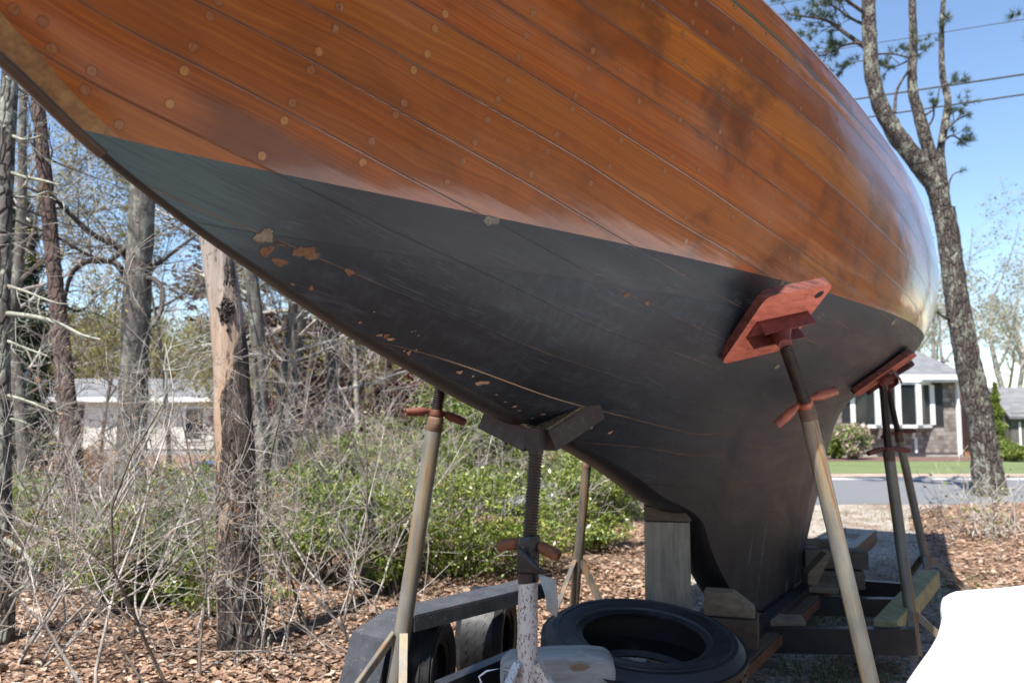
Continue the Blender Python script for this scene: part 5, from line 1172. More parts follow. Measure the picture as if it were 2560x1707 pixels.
# thick grey trunk
P,r=trunk_pts([(298,1190,74),(300,1100,68),(305,950,62),(308,850,62),(312,750,64),(316,650,60),(322,560,58),(328,450,58),(335,330,58),(340,180,52),(345,0,48),(348,-150,40)],9.6)
P,r=ground_extend(P,r)
gt=tree_root('oak_tree','thick grey trunk with rough bark and dark crooked limbs','tree',P[0]);mb=MB();trunk(mb,P,r,28,.03,6);mb.build('trunk',M['bark_grey'],gt,smooth=True)
rr=np.random.default_rng(61);o=[];tips=[]
for pl,r0,r1,dd,nt in (([(300,600),(260,560),(215,540),(170,500),(120,455),(60,430)],.045,.016,-.6,8),([(300,650),(255,600),(200,600),(160,640),(150,700),(175,715),(205,705)],.045,.014,.4,5),([(325,640),(350,640),(375,680),(368,720),(352,750)],.04,.02,-.3,3),([(330,630),(370,600),(430,555),(480,520)],.03,.012,.3,6),([(300,560),(240,600),(120,540),(20,500)],.028,.01,-.9,7),([(330,720),(380,700),(450,660),(520,640)],.02,.008,.5,6),([(340,200),(400,120),(430,20)],.04,.02,.4,6),([(335,300),(280,200),(180,120),(120,60)],.04,.014,-.5,9),([(335,380),(390,330),(440,330),(470,380)],.03,.01,.2,7),([(345,60),(300,-40),(260,-90)],.04,.02,.0,5)):
    C=guided(o,9.6,pl,r0,r1,dd);twiggy(o,C,rr,nt,.75,.008,2,tips)
mb=MB();tubes(mb,o,(3,4,8));mb.build('crown',M['twig_dark'],gt,smooth=True)
mb=MB();leaves(mb,tip_pts(tips,1,rr,.02,.4),(.012,.028),rr);mb.build('leaves',M['leaf_gold'],gt)
# reddish pine trunk
P,r=trunk_pts([(176,1230,40),(166,1050,42),(152,900,40),(140,780,37),(124,620,34),(108,450,32),(95,320,30),(85,180,28),(78,60,26),(70,-80,24)],9.0);P,r=ground_extend(P,r)
rp_=tree_root('pine_tree','slender leaning reddish brown trunk left of the thick grey one','pine tree',P[0]);mb=MB();trunk(mb,P,r,20,.05,7);mb.build('trunk',M['bark_red'],rp_,smooth=True)
rr=np.random.default_rng(62);o=[];tips=[]
for k in range(20):
    i=rr.integers(int(len(P)*.35),len(P));an=rr.uniform(0,6.28);grow(rr,P[i],unit(np.array([math.cos(an),math.sin(an)*.6,rr.uniform(-.1,.3)])),rr.uniform(.4,1.2),.012,2,o,.1,.18,.0,(2,4),(.5,1),(.4,.7),.55,tips,.002)
mb=MB();tubes(mb,o,(3,4,5));mb.build('crown',M['twig_dark'],rp_)
# left edge trunk with lichened branches
P,r=trunk_pts([(-2,1500,60),(0,1300,52),(2,1100,44),(4,900,36),(6,700,32),(10,500,32),(16,350,34),(22,200,36),(30,60,34),(40,-100,32)],4.9);P,r=ground_extend(P,r)
lt_=tree_root('pine_tree','dark scaly trunk at the left edge with whitish lichened branches','pine tree',P[0]);mb=MB();trunk(mb,P,r,20,.05,8);mb.build('trunk',M['bark_dark'],lt_,smooth=True)
rr=np.random.default_rng(63);o=[]
for pl,r0,r1,dd,nt in (([(22,310),(60,322),(95,312)],.013,.005,-.1,4),([(18,395),(60,408),(100,415),(135,425)],.014,.005,-.1,4),([(12,655),(60,670),(110,690),(135,697)],.011,.004,-.2,4),([(10,720),(80,728),(140,745),(190,770),(232,780)],.018,.005,-.3,6),([(8,780),(60,800),(110,818)],.010,.004,-.1,4),([(6,905),(60,920),(120,945)],.011,.004,-.1,3),([(5,960),(40,965),(68,975)],.010,.005,0,1),([(0,1230),(40,1260),(75,1300),(60,1340),(20,1370)],.018,.008,-.4,4),([(0,1270),(60,1300),(110,1330)],.012,.005,.2,4),([(20,190),(60,215),(110,230)],.012,.004,.1,4),([(24,120),(70,100),(120,110)],.012,.004,.1,4),([(15,450),(60,455),(110,440),(170,455)],.010,.003,.1,5)):
    C=guided(o,4.9,pl,r0,r1,dd);twiggy(o,C,rr,nt,.22,.004,1)
mb=MB();tubes(mb,o,(4,5,7));mb.build('crown',M['lichen_twig'],lt_,smooth=True)
# lichened bough crossing in front of the grey trunk
rr=np.random.default_rng(64);o=[]
bt=tree_root('lichened_sapling','crooked pale lichened young tree crossing in front of the grey trunk','young tree',atg(200,6.3))
C=guided(o,6.3,[(200,1290),(215,1210),(262,1140),(300,1075),(342,1000),(372,940),(382,880),(378,830),(392,800),(440,785),(490,760)],.016,.006,.3);twiggy(o,C,rr,18,.45,.006,2)
C=guided(o,6.3,[(375,850),(420,850),(460,800),(500,790)],.009,.004,.1);twiggy(o,C,rr,6,.3,.004,1)
mb=MB();tubes(mb,o,(3,4,7));mb.build('stem',M['lichen_twig'],bt,smooth=True)
# trunks behind the dead one
TB=(('grey trunk just right of the dead barkless one',[(604,1180,36),(602,1000,34),(598,850,32),(585,700,32),(572,600,30),(560,480,28),(545,300,26),(530,100,24),(520,-80,20)],9.8,'bark_grey',65),
    ('slim pale double trunk behind the thicket, right of the dead one',[(628,1150,20),(640,960,19),(655,820,17),(668,720,15),(690,560,13),(700,400,11),(706,250,9)],10.5,'bark_grey',66),
    ('leaning grey trunk under the yacht stem',[(646,1170,38),(655,1000,37),(672,850,34),(690,720,32),(705,600,30),(720,450,27),(735,250,22),(750,60,18)],11.5,'bark_grey',67),
    ('pale grey trunk below the middle of the yacht stem',[(752,1160,30),(758,1000,29),(764,850,27),(770,720,25),(776,560,22),(780,400,18),(786,200,14)],12.,'bark_grey',68),
    ('twisted pale trunk behind the left edge trunk',[(60,1180,30),(52,1000,28),(38,860,28),(20,780,26),(32,700,26),(44,600,24),(50,480,22),(52,300,18),(56,120,14)],10.5,'bark_grey',69))
for lab,pl,d,m,sd in TB:
    P,r=trunk_pts(pl,d);P,r=ground_extend(P,r);t_=tree_root('bare_tree',lab,'tree',P[0]);mb=MB();trunk(mb,P,r,16,.04,sd);mb.build('trunk',M[m],t_,smooth=True)
    rr=np.random.default_rng(sd);o=[];tips=[]
    for k in range(16):
        i=rr.integers(int(len(P)*.3),len(P)-1);an=rr.uniform(0,6.28);grow(rr,P[i],unit(np.array([math.cos(an),math.sin(an),rr.uniform(.1,.8)])),rr.uniform(.8,2.0),max(.35*r[i],.012),3,o,.18,.2,.03,(2,4),(.5,1.1),(.4,.7),.55,tips,.0025)
    mb=MB();tubes(mb,o,(3,3,4,5));mb.build('crown',M['twig'],t_)
    mb=MB();leaves(mb,tip_pts(tips,1,rr,.02,.4),(.012,.028),rr);mb.build('leaves',M['leaf_gold'],t_)
# (fine budding trees are added below)
# dark evergreen behind the left edge
def conifer(label,c,h,rad,n,mat,seed,cat='evergreen',z0f=.1,size=(.05,.12),name='evergreen_tree'):
    rr=np.random.default_rng(seed);z=float(gz(c[0],c[1]));root=empty(name,(c[0],c[1],z),label,cat)
    mb=MB();mb.tube([np.array([c[0],c[1],z-.05]),np.array([c[0],c[1],z+h*.97])],[.035*h/2+.03,.01],8);mb.build('trunk',M['twig_dark'],root)
    f=rr.uniform(0,1,n)**.8;zz=z0f*h+f*(h*(1-z0f));rad_=rad*(1-f)**.75*(.55+.45*np.sin(zz*7+rr.uniform(0,6))**2);an=rr.uniform(0,6.28,n);q=rr.uniform(.25,1,n)**.5
    C=np.stack([c[0]+np.cos(an)*rad_*q,c[1]+np.sin(an)*rad_*q,z+zz-.15*rad_*q],-1);C+=rr.normal(0,.04*rad,(n,3))
    mb=MB();leaves(mb,C,size,rr,asp=.10 if size[1]>.06 else .4);mb.build('foliage',mat,root);return root
p=atg(20,12.5);conifer('dark green evergreen behind the left edge trunk',p,4.6,1.1,11000,M['needle_dark'],71,size=(.07,.16))
# ---- trees beyond the road with the first yellow-green leaves
def leafy_proto(seed,h,leafmat,nl,lev=4,size=(.05,.10),lab='',grp='',name='budding_tree',twig='twig',sprd=.18,tr=.022):
    rr=np.random.default_rng(seed);o=[];tips=[]
    grow(rr,np.array([0,0,-.1]),unit(np.array([rr.normal(0,.06),rr.normal(0,.06),1])),h*.8,tr*h,lev,o,.5,.10,.04,(4,6),(.45,1.05),(.42,.62),.5,tips,.005,.22)
    root=empty(name,(0,0,0),lab,'tree',grp);mb=MB();tubes(mb,o,(3,3,4,6,8));mb.build('trunk',M[twig],root)
    mb=MB();leaves(mb,tip_pts(tips,nl,rr,sprd,.0),size,rr,asp=.55);mb.build('leaves',leafmat,root);return root
G2='budding trees beyond the road at the left';L2='yellow-green budding tree in the woods behind the white ranch house'
pr2=[leafy_proto(200+k,9.,M['leaf_gold'],n,4,(.07,.15),L2,G2,twig='twig_brown',sprd=.3) for k,n in enumerate((9,7,11))]
f2=[True]*3
def place2(pr,fl,k,x,y,s,rot):
    o=pr[k]
    if fl[k]: fl[k]=False
    else:o=copy_tree(o)
    o.location=(x,y,float(gz(x,y))-.1);o.rotation_euler=(0,0,rot);o.scale=(s,s,s*1.0)
rr=np.random.default_rng(51)
for k in range(34):
    d=rr.uniform(40,62);u=-.70+.022*k+rr.normal(0,.01);place2(pr2,f2,int(rr.integers(3)),u*d,d,rr.uniform(.58,.95)*d/52,rr.uniform(0,6.28))
G3='hazy budding trees behind the shingled house';L3='tall pale budding tree in the row behind the shingled house'
pr3=[leafy_proto(230+k,11.,M['leaf_gold'],2,4,(.05,.11),L3,G3,sprd=.25) for k in range(2)];f3=[True]*2
for k in range(14):
    d=rr.uniform(40,56);u=.40+.024*k+rr.normal(0,.01);place2(pr3,f3,int(rr.integers(2)),u*d,d,rr.uniform(.72,1.05)*d/50,rr.uniform(0,6.28))
# fine-branched young trees standing among the left trunks
G4='fine-branched budding trees among the left trunks';L4='slender budding tree with a web of fine pale branches among the left trunks'
pr4=[leafy_proto(270+k,7.5,M['leaf_gold'],8,4,(.018,.046),L4,G4,sprd=.09,tr=.0085,twig='twig_brown' if k!=1 else 'twig') for k in range(3)];f4=[True]*3
for k,(px,d) in enumerate(((-70,11.5),(70,15.5),(235,19),(395,15),(520,17),(610,16.5),(690,14.5),(820,16))):
    p=atg(px,d);place2(pr4,f4,k%3,p[0],p[1],rr.uniform(.75,1.0),rr.uniform(0,6.28))
# dark red tree
p=atg(770,21.)
rt_=leafy_proto(260,6.2,M['leaf_red'],14,4,(.06,.12),'dark red leaved tree seen through the thicket under the stem','', 'red_leaf_tree','twig_brown',.25)
rt_.location=(p[0],p[1],-.3);rt_.scale=(1.5,1.5,.80)
# hedge and woods closing the view beyond the road
for k,(px,d,rx,rz,m,lab) in enumerate(((700,27.,3.2,1.25,'leaf_red','dark reddish hedge beyond the road under the yacht stem'),(1010,29.,3.6,1.5,'leaf_bright','leafy green hedge beyond the road behind the left boat stand'),(1420,30.,3.4,1.5,'leaf_green','dark green hedge beyond the road left of the keel'),(20,27.5,2.0,.8,'leaf_gold','low yellowish hedge in front of the white ranch house'))):
    p=atg(px,d);shrub('hedge',lab,p,rx,1.2,rz,7000,(.06,.13),M[m],600+k,'hedge',40)
for k in range(16):
    d=rr.uniform(27,40);u=-.33+.045*k;place2(pr2,f2,k%3,u*d,d,rr.uniform(.55,.85)*d/42,rr.uniform(0,6.28))
for x,y,s_ in ((1.9,10.8,.38),): place2(pr3,f3,0,x,y,s_,1.7*x)
# unseen trees right of and behind the camera, added to darken the varnish reflections
rr=np.random.default_rng(57)
for k in range(8):
    x=2.2+1.35*k+rr.normal(0,.2);tag(conifer('unseen dark evergreen added to darken the reflections in the hull',(x,-3.2+.1*k+rr.normal(0,.2)),rr.uniform(4.8,6.2),1.15,3000,M['needle_dark'],400+k,size=(.07,.16)),group='unseen evergreens darkening the hull reflections')
for k in range(13):
    y=-4+1.45*k+rr.normal(0,.3);place2(pr3 if k%2 else pr2,f3 if k%2 else f2,int(rr.integers(2)),max(13.5,.80*y+6)+rr.uniform(0,4),y,rr.uniform(.6,.95),rr.uniform(0,6.28))
for k in range(15):
    y=-2+1.6*k;tag(conifer('unseen dark evergreen added to darken the reflections in the hull',(max(15.,.80*y+6.5)+rr.uniform(0,2.5),y),rr.uniform(5.5,9.5),1.7,4500,M['needle_dark'],430+k,size=(.09,.20)),group='unseen evergreens darkening the hull reflections')
# ------------------------------------------------------------------ forked pine at the right
rr=np.random.default_rng(81);D=13.6
P,r=trunk_pts([(2274,1140,84),(2268,1080,70),(2256,1000,63),(2244,930,62),(2228,850,60),(2214,780,58),(2200,700,56),(2188,620,53),(2178,540,53),(2166,480,52)],D,None,.92);P,r=ground_extend(P,r,1.15)
pt=tree_root('pine_tree','forked pine with lichened leaning trunk right of the yacht','pine tree',P[0]);mb=MB();trunk(mb,P,r,24,.045,82)
forks=[[(2168,500,50),(2150,436,48),(2105,369,52),(2052,299,46),(2017,229,42),(2000,141,40),(1996,53,36),(1994,-60,34),(1990,-200,28)],[(2170,480,34),(2165,430,30),(2150,380,34),(2130,334,33),(2112,270,30),(2095,193,25),(2098,105,22),(2095,0,19),(2092,-140,15)],[(2168,440,22),(2161,352,19),(2168,299,20),(2177,228,18),(2165,176,16),(2163,70,13),(2167,0,12),(2170,-90,9)]]
br=[]
for k,f in enumerate(forks):
    Q_,q_=trunk_pts(f,D,[ .25*k*i/len(f) for i in range(len(f))],.86);trunk(mb,Q_,q_,18,.05,83+k);br.append(Q_)
mb.build('trunk',M['bark_pine_lichen'],pt,smooth=True)
o=[];tuft=[]
def pineb(pl,r0,r1,dd,nt,L=.5):
    C=guided(o,D,pl,r0,r1,dd)
    for k in range(nt):
        i=rr.integers(int(len(C)*.35),len(C));dl=unit(C[min(i+1,len(C)-1)]-C[max(i-1,0)]);s=[]
        grow(rr,C[i],unit(rot_about(dl,perp(dl,rr),rr.uniform(.4,1.0))+UP*.25),L*rr.uniform(.4,1.1),.010,1,s,.08,.2,.04,(1,3),(.4,.9),(.4,.7),.6,None,.004);o.extend(s)
        for pts,_,_ in s: tuft.append((pts[-1],unit(pts[-1]-pts[-2])))
    tuft.append((C[-1],unit(C[-1]-C[-2])))
pineb([(1996,116),(1947,81),(1894,46),(1845,38),(1806,33)],.045,.014,.5,12);pineb([(2000,40),(1965,16),(1935,-4),(1900,-20)],.04,.014,-.3,10)
pineb([(1998,105),(1960,100),(1935,106),(1905,122),(1875,132)],.03,.010,.2,14);pineb([(1990,60),(1950,40),(1920,18),(1890,5)],.03,.010,.3,10)
pineb([(2010,125),(2050,124),(2085,132),(2110,128)],.02,.008,.2,6,.35);pineb([(2085,140),(2060,152),(2040,158)],.015,.008,.2,5,.3);pineb([(1998,140),(1970,142),(1955,145)],.012,.006,.1,3,.25)
pineb([(2170,300),(2200,275),(2225,262)],.022,.010,.3,4,.3);pineb([(2160,330),(2190,312),(2215,330)],.022,.010,.3,5,.3);pineb([(2150,400),(2130,300),(2145,265),(2142,225)],.026,.012,-.2,1,.2)
pineb([(2178,440),(2180,420),(2192,398),(2212,393)],.022,.008,.1,0);pineb([(2165,30),(2180,45)],.012,.006,.1,2,.2);pineb([(2125,265),(2150,245),(2160,200),(2190,190)],.020,.008,.2,2,.25)
pineb([(2055,260),(2058,215),(2085,165),(2095,150)],.03,.014,.2,0);pineb([(2185,735),(2168,728),(2155,718)],.03,.016,-.3,0);pineb([(2168,0),(2150,-20),(2125,-30)],.014,.008,.2,2,.3)
pineb([(2190,-60),(2240,-40),(2290,-60)],.02,.01,.2,4)
mb=MB();tubes(mb,o,(4,5,7));mb.build('crown',M['bark_pine'],pt,smooth=True)
def needle_tufts(mb,tuft,rr,n=30,L=(.07,.14)):
    V=[]
    for c,d in tuft:
        for s in range(2):
            cc=c-d*.06*s+rr.normal(0,.012,3)
            a=rr.normal(0,1,(n,3));a/=np.linalg.norm(a,axis=1)[:,None];v=a+d*1.0;v/=np.linalg.norm(v,axis=1)[:,None]
            l=rr.uniform(*L,n)[:,None];sd=np.cross(v,rr.normal(0,1,(n,3)));sd/=np.linalg.norm(sd,axis=1)[:,None];w=.0035
            b=cc+v*.01;V.append(np.stack([b-sd*w,b+sd*w,b+v*l],1))
    V=np.concatenate(V);mb.add(V.reshape(-1,3),np.arange(len(V))[:,None]*3+np.array([[0,1,2]]))
mb=MB();needle_tufts(mb,tuft,rr);mb.build('needles',M['needle'],pt)
# ---- a second pine reaching in from the right edge
P,r=trunk_pts([(2640,1100,60),(2630,800,54),(2615,500,48),(2600,250,42),(2590,0,36),(2585,-200,28)],11.);P,r=ground_extend(P,r)
p2=tree_root('pine_tree','pine whose needles poke in at the upper right corner','pine tree',P[0]);mb=MB();trunk(mb,P,r,14,.05,91);mb.build('trunk',M['bark_pine'],p2,smooth=True)
o=[];tuft=[];D=11.
pineb([(2600,180),(2500,130),(2430,100),(2370,88)],.03,.008,.2,8,.35);pineb([(2600,60),(2500,20),(2440,-20)],.03,.01,.2,8,.4)
mb=MB();tubes(mb,o,(4,5,7));mb.build('crown',M['bark_pine'],p2);mb=MB();needle_tufts(mb,tuft,rr,60,(.09,.17));mb.build('needles',M['needle'],p2)
# twiggy shrub and brush on the right bank
rr=np.random.default_rng(95)
for lab,px,d,n,L in (('low heap of grey twigs on the leafy bank at the right edge',2275,8.3,46,.45),('thin bare twigs at the foot of the forked pine',2235,12.8,16,.7)):
    p=atg(px,d);z=float(gz(p[0],p[1]));o=[];tips=[]
    for k in range(n): grow(rr,np.array([p[0]+rr.normal(0,.22),p[1]+rr.normal(0,.2),z]),unit(np.array([rr.normal(0,.7),rr.normal(0,.5),.7])),L*rr.uniform(.5,1.2),.006,1,o,.08,.25,.0,(2,4),(.5,1.1),(.4,.7),.6,tips,.0022)
    root=empty('twiggy_shrub',(p[0],p[1],z),lab,'shrub');mb=MB();tubes(mb,o,(3,4));mb.build('stem',M['twig'],root);mb=MB();leaves(mb,tip_pts(tips,1,rr,.02,.3),(.012,.03),rr);mb.build('leaves',M['leaf_bright'],root)
p=at(1470,1118,14.);
for k,(px,py,d,s) in enumerate(((1440,1172,11.2,.16),(1460,1190,10.6,.12),(490,1592,3.95,.05))):
    q=at(px,py,d);rr=np.random.default_rng(k);bm=bmesh.new();bmesh.ops.create_icosphere(bm,subdivisions=3,radius=1)
    v=np.array([x.co[:] for x in bm.verts]);f=[tuple(x.index for x in y.verts) for y in bm.faces];bm.free()
    v=v*(1+.14*np.sin(v@rr.normal(0,3,3)+1)[:,None]+.08*np.sin(v@rr.normal(0,6,3))[:,None])*np.array([s,s*.8,s*.55])
    z=float(gz(q[0],q[1]));mb=MB();mb.add(v+np.array([q[0],q[1],z+s*.25]),f);tag(mb.build('field_stone',M['rock'],loc=(q[0],q[1],z),smooth=True),('larger pale stone behind the round dark green shrub','smaller pale stone in front of the larger one','small brown stone in the leaves near the dead barkless trunk')[k],'stone')
# ------------------------------------------------------------------ shingled house
def hx(px,d): return float(at(px,950,d)[0])
DH=26.2
hs_=empty('shingled_house',(hx(2040,DH),DH,0),'grey shingled house with white bow window and black shutters behind the road','house')
xl,xr=hx(1893,DH),hx(2203,DH);ze=2.55
def bpart(name,m,p0,p1,parent): return MB().box(p0,p1).build(name,M[m],parent)
MB().box((xl,DH,.15),(xr,DH+8,ze+.1)).build('wall',M['shingle'],hs_)
MB().box((xl-.02,DH+.03,-.05),(xr+.02,DH+8,.15)).build('foundation',M['concrete'],hs_)
# gable roof, ridge parallel to the road
zr=4.0;ov=.35;xo=hx(1700,DH)
mb=MB();mb.prism([(xo,DH-ov,ze+.0),(xo,DH+4.2,zr),(xo,DH+8.6,ze),(xo,DH+8.6,ze-.12),(xo,DH+4.2,zr-.14),(xo,DH-ov,ze-.12+.0)],(xr+.18-xo,0,0));mb.build('roof',M['roof'],hs_)
MB().box((xo,DH-ov-.03,ze-.13),(xr+.20,DH-ov-.003,ze+.03)).build('gutter',M['trim'],hs_)
MB().box((xl,DH-ov+.003,ze-.20),(xr+.18,DH-.01,ze-.16)).build('soffit',M['trim'],hs_)
for x0,x1 in ((xl-.02,xl+.20),(xr-.10,xr+.03)): MB().box((x0,DH-.05,.02),(x1,DH-.003,ze-.2)).build('corner_board',M['trim'],hs_)
MB().tube([np.array([xr-.06,DH-.09,.1]),np.array([xr-.06,DH-.09,ze-.1])],.04,10).build('downspout',M['trim'],hs_)
# set back brick wall and the wing to the left
MB().box((xr+.02,DH+.6,0),(xr+.9,DH+6,ze)).build('brick_wall',M['brick'],hs_)
MB().box((xo+.2,DH+.7,0),(xl-.01,DH+7.9,ze)).build('wall',M['shingle'],hs_)
# bow window
zb,zt=1.3-(978-948)*.0138*1.0,0
def hz(py,d=DH): return float(at(2040,py,d)[2])
z0,z1=hz(975),hz(884);xa,xb=hx(1958,DH),hx(2141,DH);dp=.42;w0=.62
bwx=[(xa,DH-.003),(xa+w0,DH-dp),(xb-w0,DH-dp),(xb,DH-.003)]
bw_=MB();bw_.prism([(x,y,z0-.10) for x,y in bwx],(0,0,.10));bw_.prism([(x,y,z1) for x,y in bwx],(0,0,.08));
bw_.add([(xa-.05,DH-.003,z1+.28),(xb+.05,DH-.003,z1+.28),(xb-w0+.03,DH-dp-.05,z1+.09),(xa+w0-.03,DH-dp-.05,z1+.09),(xa-.06,DH-.003,z1+.09),(xb+.06,DH-.003,z1+.09)],[(0,1,2,3),(0,3,4),(1,5,2)])
wf=bw_.build('bow_window',M['trim'],hs_)
segs=[(bwx[0],bwx[1],1),(bwx[1],bwx[2],2),(bwx[2],bwx[3],1)]
for a_,b_,n in segs:
    a_=np.array([*a_,0.]);b_=np.array([*b_,0.])
    for k in range(n+(1 if b_[1]>DH-.01 else 0)):
        c=a_+(b_-a_)*k/n;MB().beam(c+UP*z0,c+UP*z1,.15,.10,up=np.array([0,1,0])).build('window_frame',M['trim'],wf)
    for k in range(n):
        p=a_+(b_-a_)*(k/n)+unit(b_-a_)*.05;q=a_+(b_-a_)*((k+1)/n)-unit(b_-a_)*.05;nr=np.array([0,.03,0])
        MB().prism([p+nr+UP*z0,q+nr+UP*z0,q+nr+UP*z1,p+nr+UP*z1],(0,.006,0)).build('window_pane',M['glass'],wf)
        MB().prism([p+nr*3+UP*(z0+.02),q+nr*3+UP*(z0+.02),q+nr*3+UP*(z0+.22),p+nr*3+UP*(z0+.20)],(0,.01,0)).build('curtain',M['curtain'],wf)
for px in (2016,2094):
    x=hx(px,DH);MB().beam(np.array([x,DH-.004,z0-.42]),np.array([x,DH-.2,z0-.12]),.07,.07).build('window_bracket',M['trim'],hs_)
MB().box((xb+.03,DH-.035,z0-.02),(xb+.34,DH-.003,z1+.12)).build('shutter',M['shutter_black'],hs_)
MB().box((xa-.34,DH-.035,z0-.02),(xa-.03,DH-.003,z1+.12)).build('shutter',M['shutter_black'],hs_)
x=hx(2098,DH);MB().tube([np.array([x,DH-.08,.15]),np.array([x,DH-.08,.62])],.045,8).build('vent_pipe',M['trim'],hs_)
# window on the dark glass needs something behind it
MB().box((xa+.1,DH-.05,z0),(xb-.1,DH-.004,z1)).build('window_recess',M['glass'],hs_)
p=atg(1958,24.6);shrub('flowering_shrub','rounded shrub with pinkish blossom in front of the shingled house',p,.78,.6,.62,4200,(.035,.07),M['flower'],301,nclump=30)
p=atg(1920,24.9);shrub('evergreen_shrub','fresh green shrub left of the pinkish blossoming one',p,.5,.5,.40,2600,(.03,.06),M['leaf_bright'],302)
p=atg(2291,25.5);conifer('narrow yellow-green arborvitae between the forked pine and the shed',p,2.3,.45,5200,M['leaf_bright'],303,z0f=.0,size=(.03,.055))
p=atg(2325,23.5);shrub('evergreen_shrub','low yellowish shrub at the foot of the narrow arborvitae',p,.5,.4,.32,1800,(.03,.06),M['leaf_bright'],304)
# ------------------------------------------------------------------ shed
DS=27.5;sh=empty('garden_shed',(hx(2345,DS),DS,0),'small weathered grey shed with pale roof at the right edge','shed')
x0,x1=hx(2320,DS),hx(2470,DS);zw=hz(948,DS);zk=hz(886,DS)
MB().box((x0,DS,0),(x1,DS+3,zw)).build('wall',M['shed_wall'],sh)
mb=MB();mb.prism([(x0-.12,DS-.15,zw-.12),(x0+.15,DS+1.5,zk),(x0-.12,DS+3.2,zw-.12),(x0-.12,DS+3.2,zw-.2),(x0+.15,DS+1.5,zk-.10),(x0-.12,DS-.15,zw-.20)],(x1-x0+.3,0,0));mb.build('roof',M['roof'],sh)
MB().box((hx(2338,DS),DS-.03,.05),(hx(2338,DS)+.06,DS-.003,zw-.3)).build('door_trim',M['trim'],sh)
MB().box((hx(2338,DS)+.07,DS-.02,.05),(hx(2338,DS)+.8,DS-.004,zw-.33)).build('door',M['shed_wall'],sh)
# ------------------------------------------------------------------ white ranch house at the left
DL=34.;lh=empty('ranch_house',(hx(250,DL),DL,-.3),'long white clapboard ranch house with grey roof behind the thicket','house')
X0,X1=hx(-90,DL),hx(555,DL);zg=-.35;ze=hz(914,DL)
MB().box((X0,DL,zg+.3),(X1,DL+7,ze+.05)).build('wall',M['siding'],lh);MB().box((X0+.03,DL+.03,zg-.2),(X1-.03,DL+7,zg+.3)).build('foundation',M['concrete'],lh)
mb=MB();mb.prism([(X0-.3,DL-.4,ze),(X0-.3,DL+3.5,ze+.95),(X0-.3,DL+7.4,ze),(X0-.3,DL+7.4,ze-.12),(X0-.3,DL+3.5,ze+.80),(X0-.3,DL-.4,ze-.12)],(X1-X0+.6,0,0));mb.build('roof',M['roof'],lh)
MB().box((X0-.3,DL-.44,ze-.16),(X1+.3,DL-.403,ze+.02)).build('gutter',M['trim'],lh)
for px0,px1 in ((18,52),(140,168),(428,468)):
    a_,b_=hx(px0,DL),hx(px1,DL);w=MB().box((a_-.07,DL-.05,hz(1012,DL)),(b_+.07,DL-.003,hz(934,DL))).build('window_frame',M['trim'],lh)
    MB().box((a_,DL-.056,hz(1008,DL)),(b_,DL-.053,hz(938,DL))).build('window_pane',M['glass'],w)
for px0,px1 in ((111,124),(180,193)):
    MB().box((hx(px0,DL),DL-.05,hz(1012,DL)),(hx(px1,DL),DL-.004,hz(930,DL))).build('shutter',M['shutter_red'],lh)
# ------------------------------------------------------------------ bin by the road
DB=13.6;q=at(481,1152,DB);w=.17
bn=empty('recycling_bin',(q[0],DB,0),'blue recycling bin with green front by the roadside','bin')
z=float(gz(q[0],DB));hh=hz(1066,DB)
mb=MB();b0=[(q[0]-w*.85,DB-w*.8,z+.03),(q[0]+w*.85,DB-w*.8,z+.03),(q[0]+w*.85,DB+w*.8,z+.03),(q[0]-w*.85,DB+w*.8,z+.03)];b1=[(q[0]-w,DB-w,hh),(q[0]+w,DB-w,hh),(q[0]+w,DB+w,hh),(q[0]-w,DB+w,hh)]
mb.add(b0+b1,[(0,3,2,1),(4,5,6,7),(0,1,5,4),(1,2,6,5),(2,3,7,6),(3,0,4,7)]);bevel(mb.build('body',M['bin_blue'],bn),.02)
bevel(MB().box((q[0]-w-.02,DB-w-.02,hh+.002),(q[0]+w+.02,DB+w+.02,hh+.05)).build('lid',M['bin_blue'],bn),.015)
MB().prism([(q[0]-.06,DB-w*.86-.006,z+.18),(q[0]+.13,DB-w*.86-.006,z+.18),(q[0]+.14,DB-w-.006,hh-.03),(q[0]-.07,DB-w-.006,hh-.03)],(0,.005,0)).build('front_panel',M['bin_green'],bn)
for s in (-1,1): MB().lathe([(.001,-.02),(.05,-.02),(.05,.02),(.001,.02)],np.array([q[0]+s*w*.8,DB+w*.7,z+.055]),np.array([1.,0,0]),16).build('wheel',M['rubber'],bn)
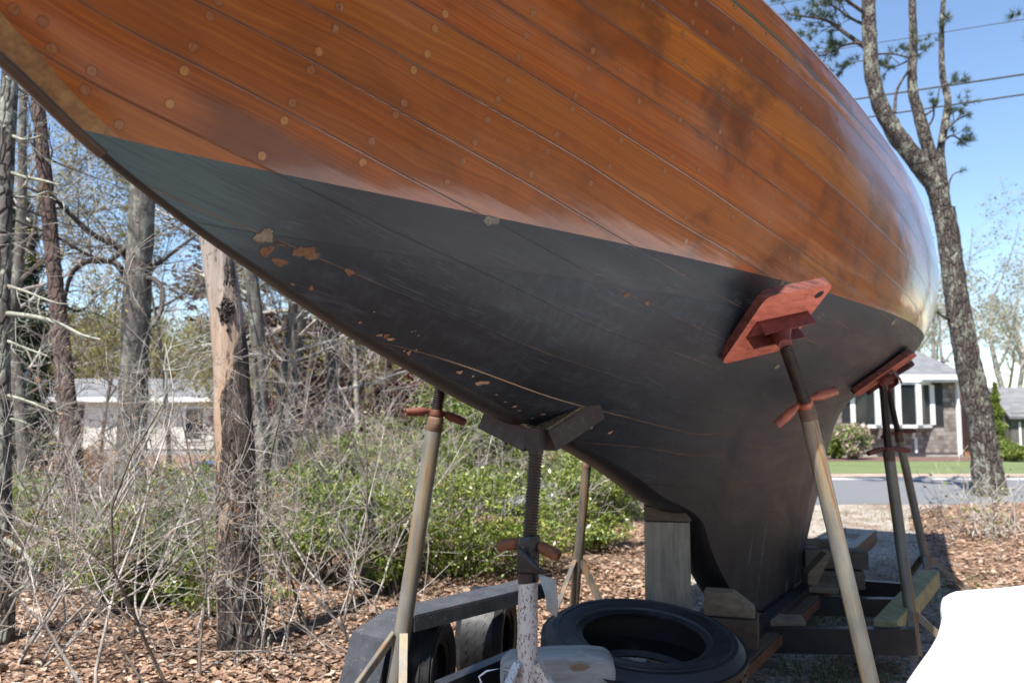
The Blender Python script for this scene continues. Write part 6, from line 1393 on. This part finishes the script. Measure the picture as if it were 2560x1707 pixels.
# ------------------------------------------------------------------ overhead wires
def wire(label,a_,b_,r_,sag=.25):
    a_=np.array(a_);b_=np.array(b_);t=np.linspace(0,1,60);P=a_+(b_-a_)*t[:,None];P[:,2]-=sag*4*t*(1-t)*0+0
    return tag(MB().tube(P,r_,8).build('utility_wire',M['wire'],loc=P[0],smooth=True),label,'wire','overhead wires along the road')
def wl(x0,y0,x1,y1,da,db):
    s=(y1-y0)/(x1-x0);f=lambda x:y0+s*(x-x0);return at(3100,f(3100),da),at(-700,f(-700),db)
wire('thin top wire of the three crossing behind the forked pine',*wl(2040,95,2352,45,15.5,30),.010)
wire('thick middle wire crossing behind the forked pine',*wl(1965,228,2352,171,15,30),.022)
wire('thick lowest wire crossing behind the forked pine',*wl(1995,269,2352,217,15,30),.020)
wire('thin wire high behind the bare branches at the left',*wl(110,305,195,290,22,32),.012)
# ------------------------------------------------------------------ camera, sun, sky
cam=bpy.data.cameras.new('camera');co=bpy.data.objects.new('camera',cam);col.objects.link(co);sc.camera=co
co.location=(0,0,CH);co.rotation_euler=(R(90)+PIT,0,0);cam.sensor_width=36;cam.lens=36*F/2352;cam.clip_start=.02;cam.clip_end=3000
cam.dof.use_dof=True;cam.dof.focus_distance=2.3;cam.dof.aperture_fstop=4.4
SUNAZ=math.atan2(-.53,-.848);EL=R(63)
sv=Vector((math.sin(SUNAZ)*math.cos(EL),math.cos(SUNAZ)*math.cos(EL),math.sin(EL)))
sl=bpy.data.lights.new('sun','SUN');sl.energy=5.0;sl.angle=R(.53);sl.color=(1,.95,.88);so=bpy.data.objects.new('sun',sl);col.objects.link(so);so.rotation_euler=(-sv).to_track_quat('-Z','Y').to_euler();so.location=(0,0,20)
w=bpy.data.worlds.new('World');sc.world=w;w.use_nodes=True;nt=w.node_tree;bg=nt.nodes['Background']
sk=nt.nodes.new('ShaderNodeTexSky');sk.sky_type='NISHITA';sk.sun_disc=False;sk.sun_elevation=EL;sk.sun_rotation=SUNAZ%(2*math.pi);sk.air_density=1.0;sk.dust_density=.05;sk.ozone_density=3.0
nt.links.new(sk.outputs[0],bg.inputs[0]);bg.inputs[1].default_value=.10
sc.view_settings.view_transform='Standard';sc.view_settings.look='None';sc.view_settings.exposure=1.22;sc.view_settings.gamma=1
sc.cycles.use_denoising=True
sc.cycles.max_bounces=8;sc.cycles.transparent_max_bounces=8
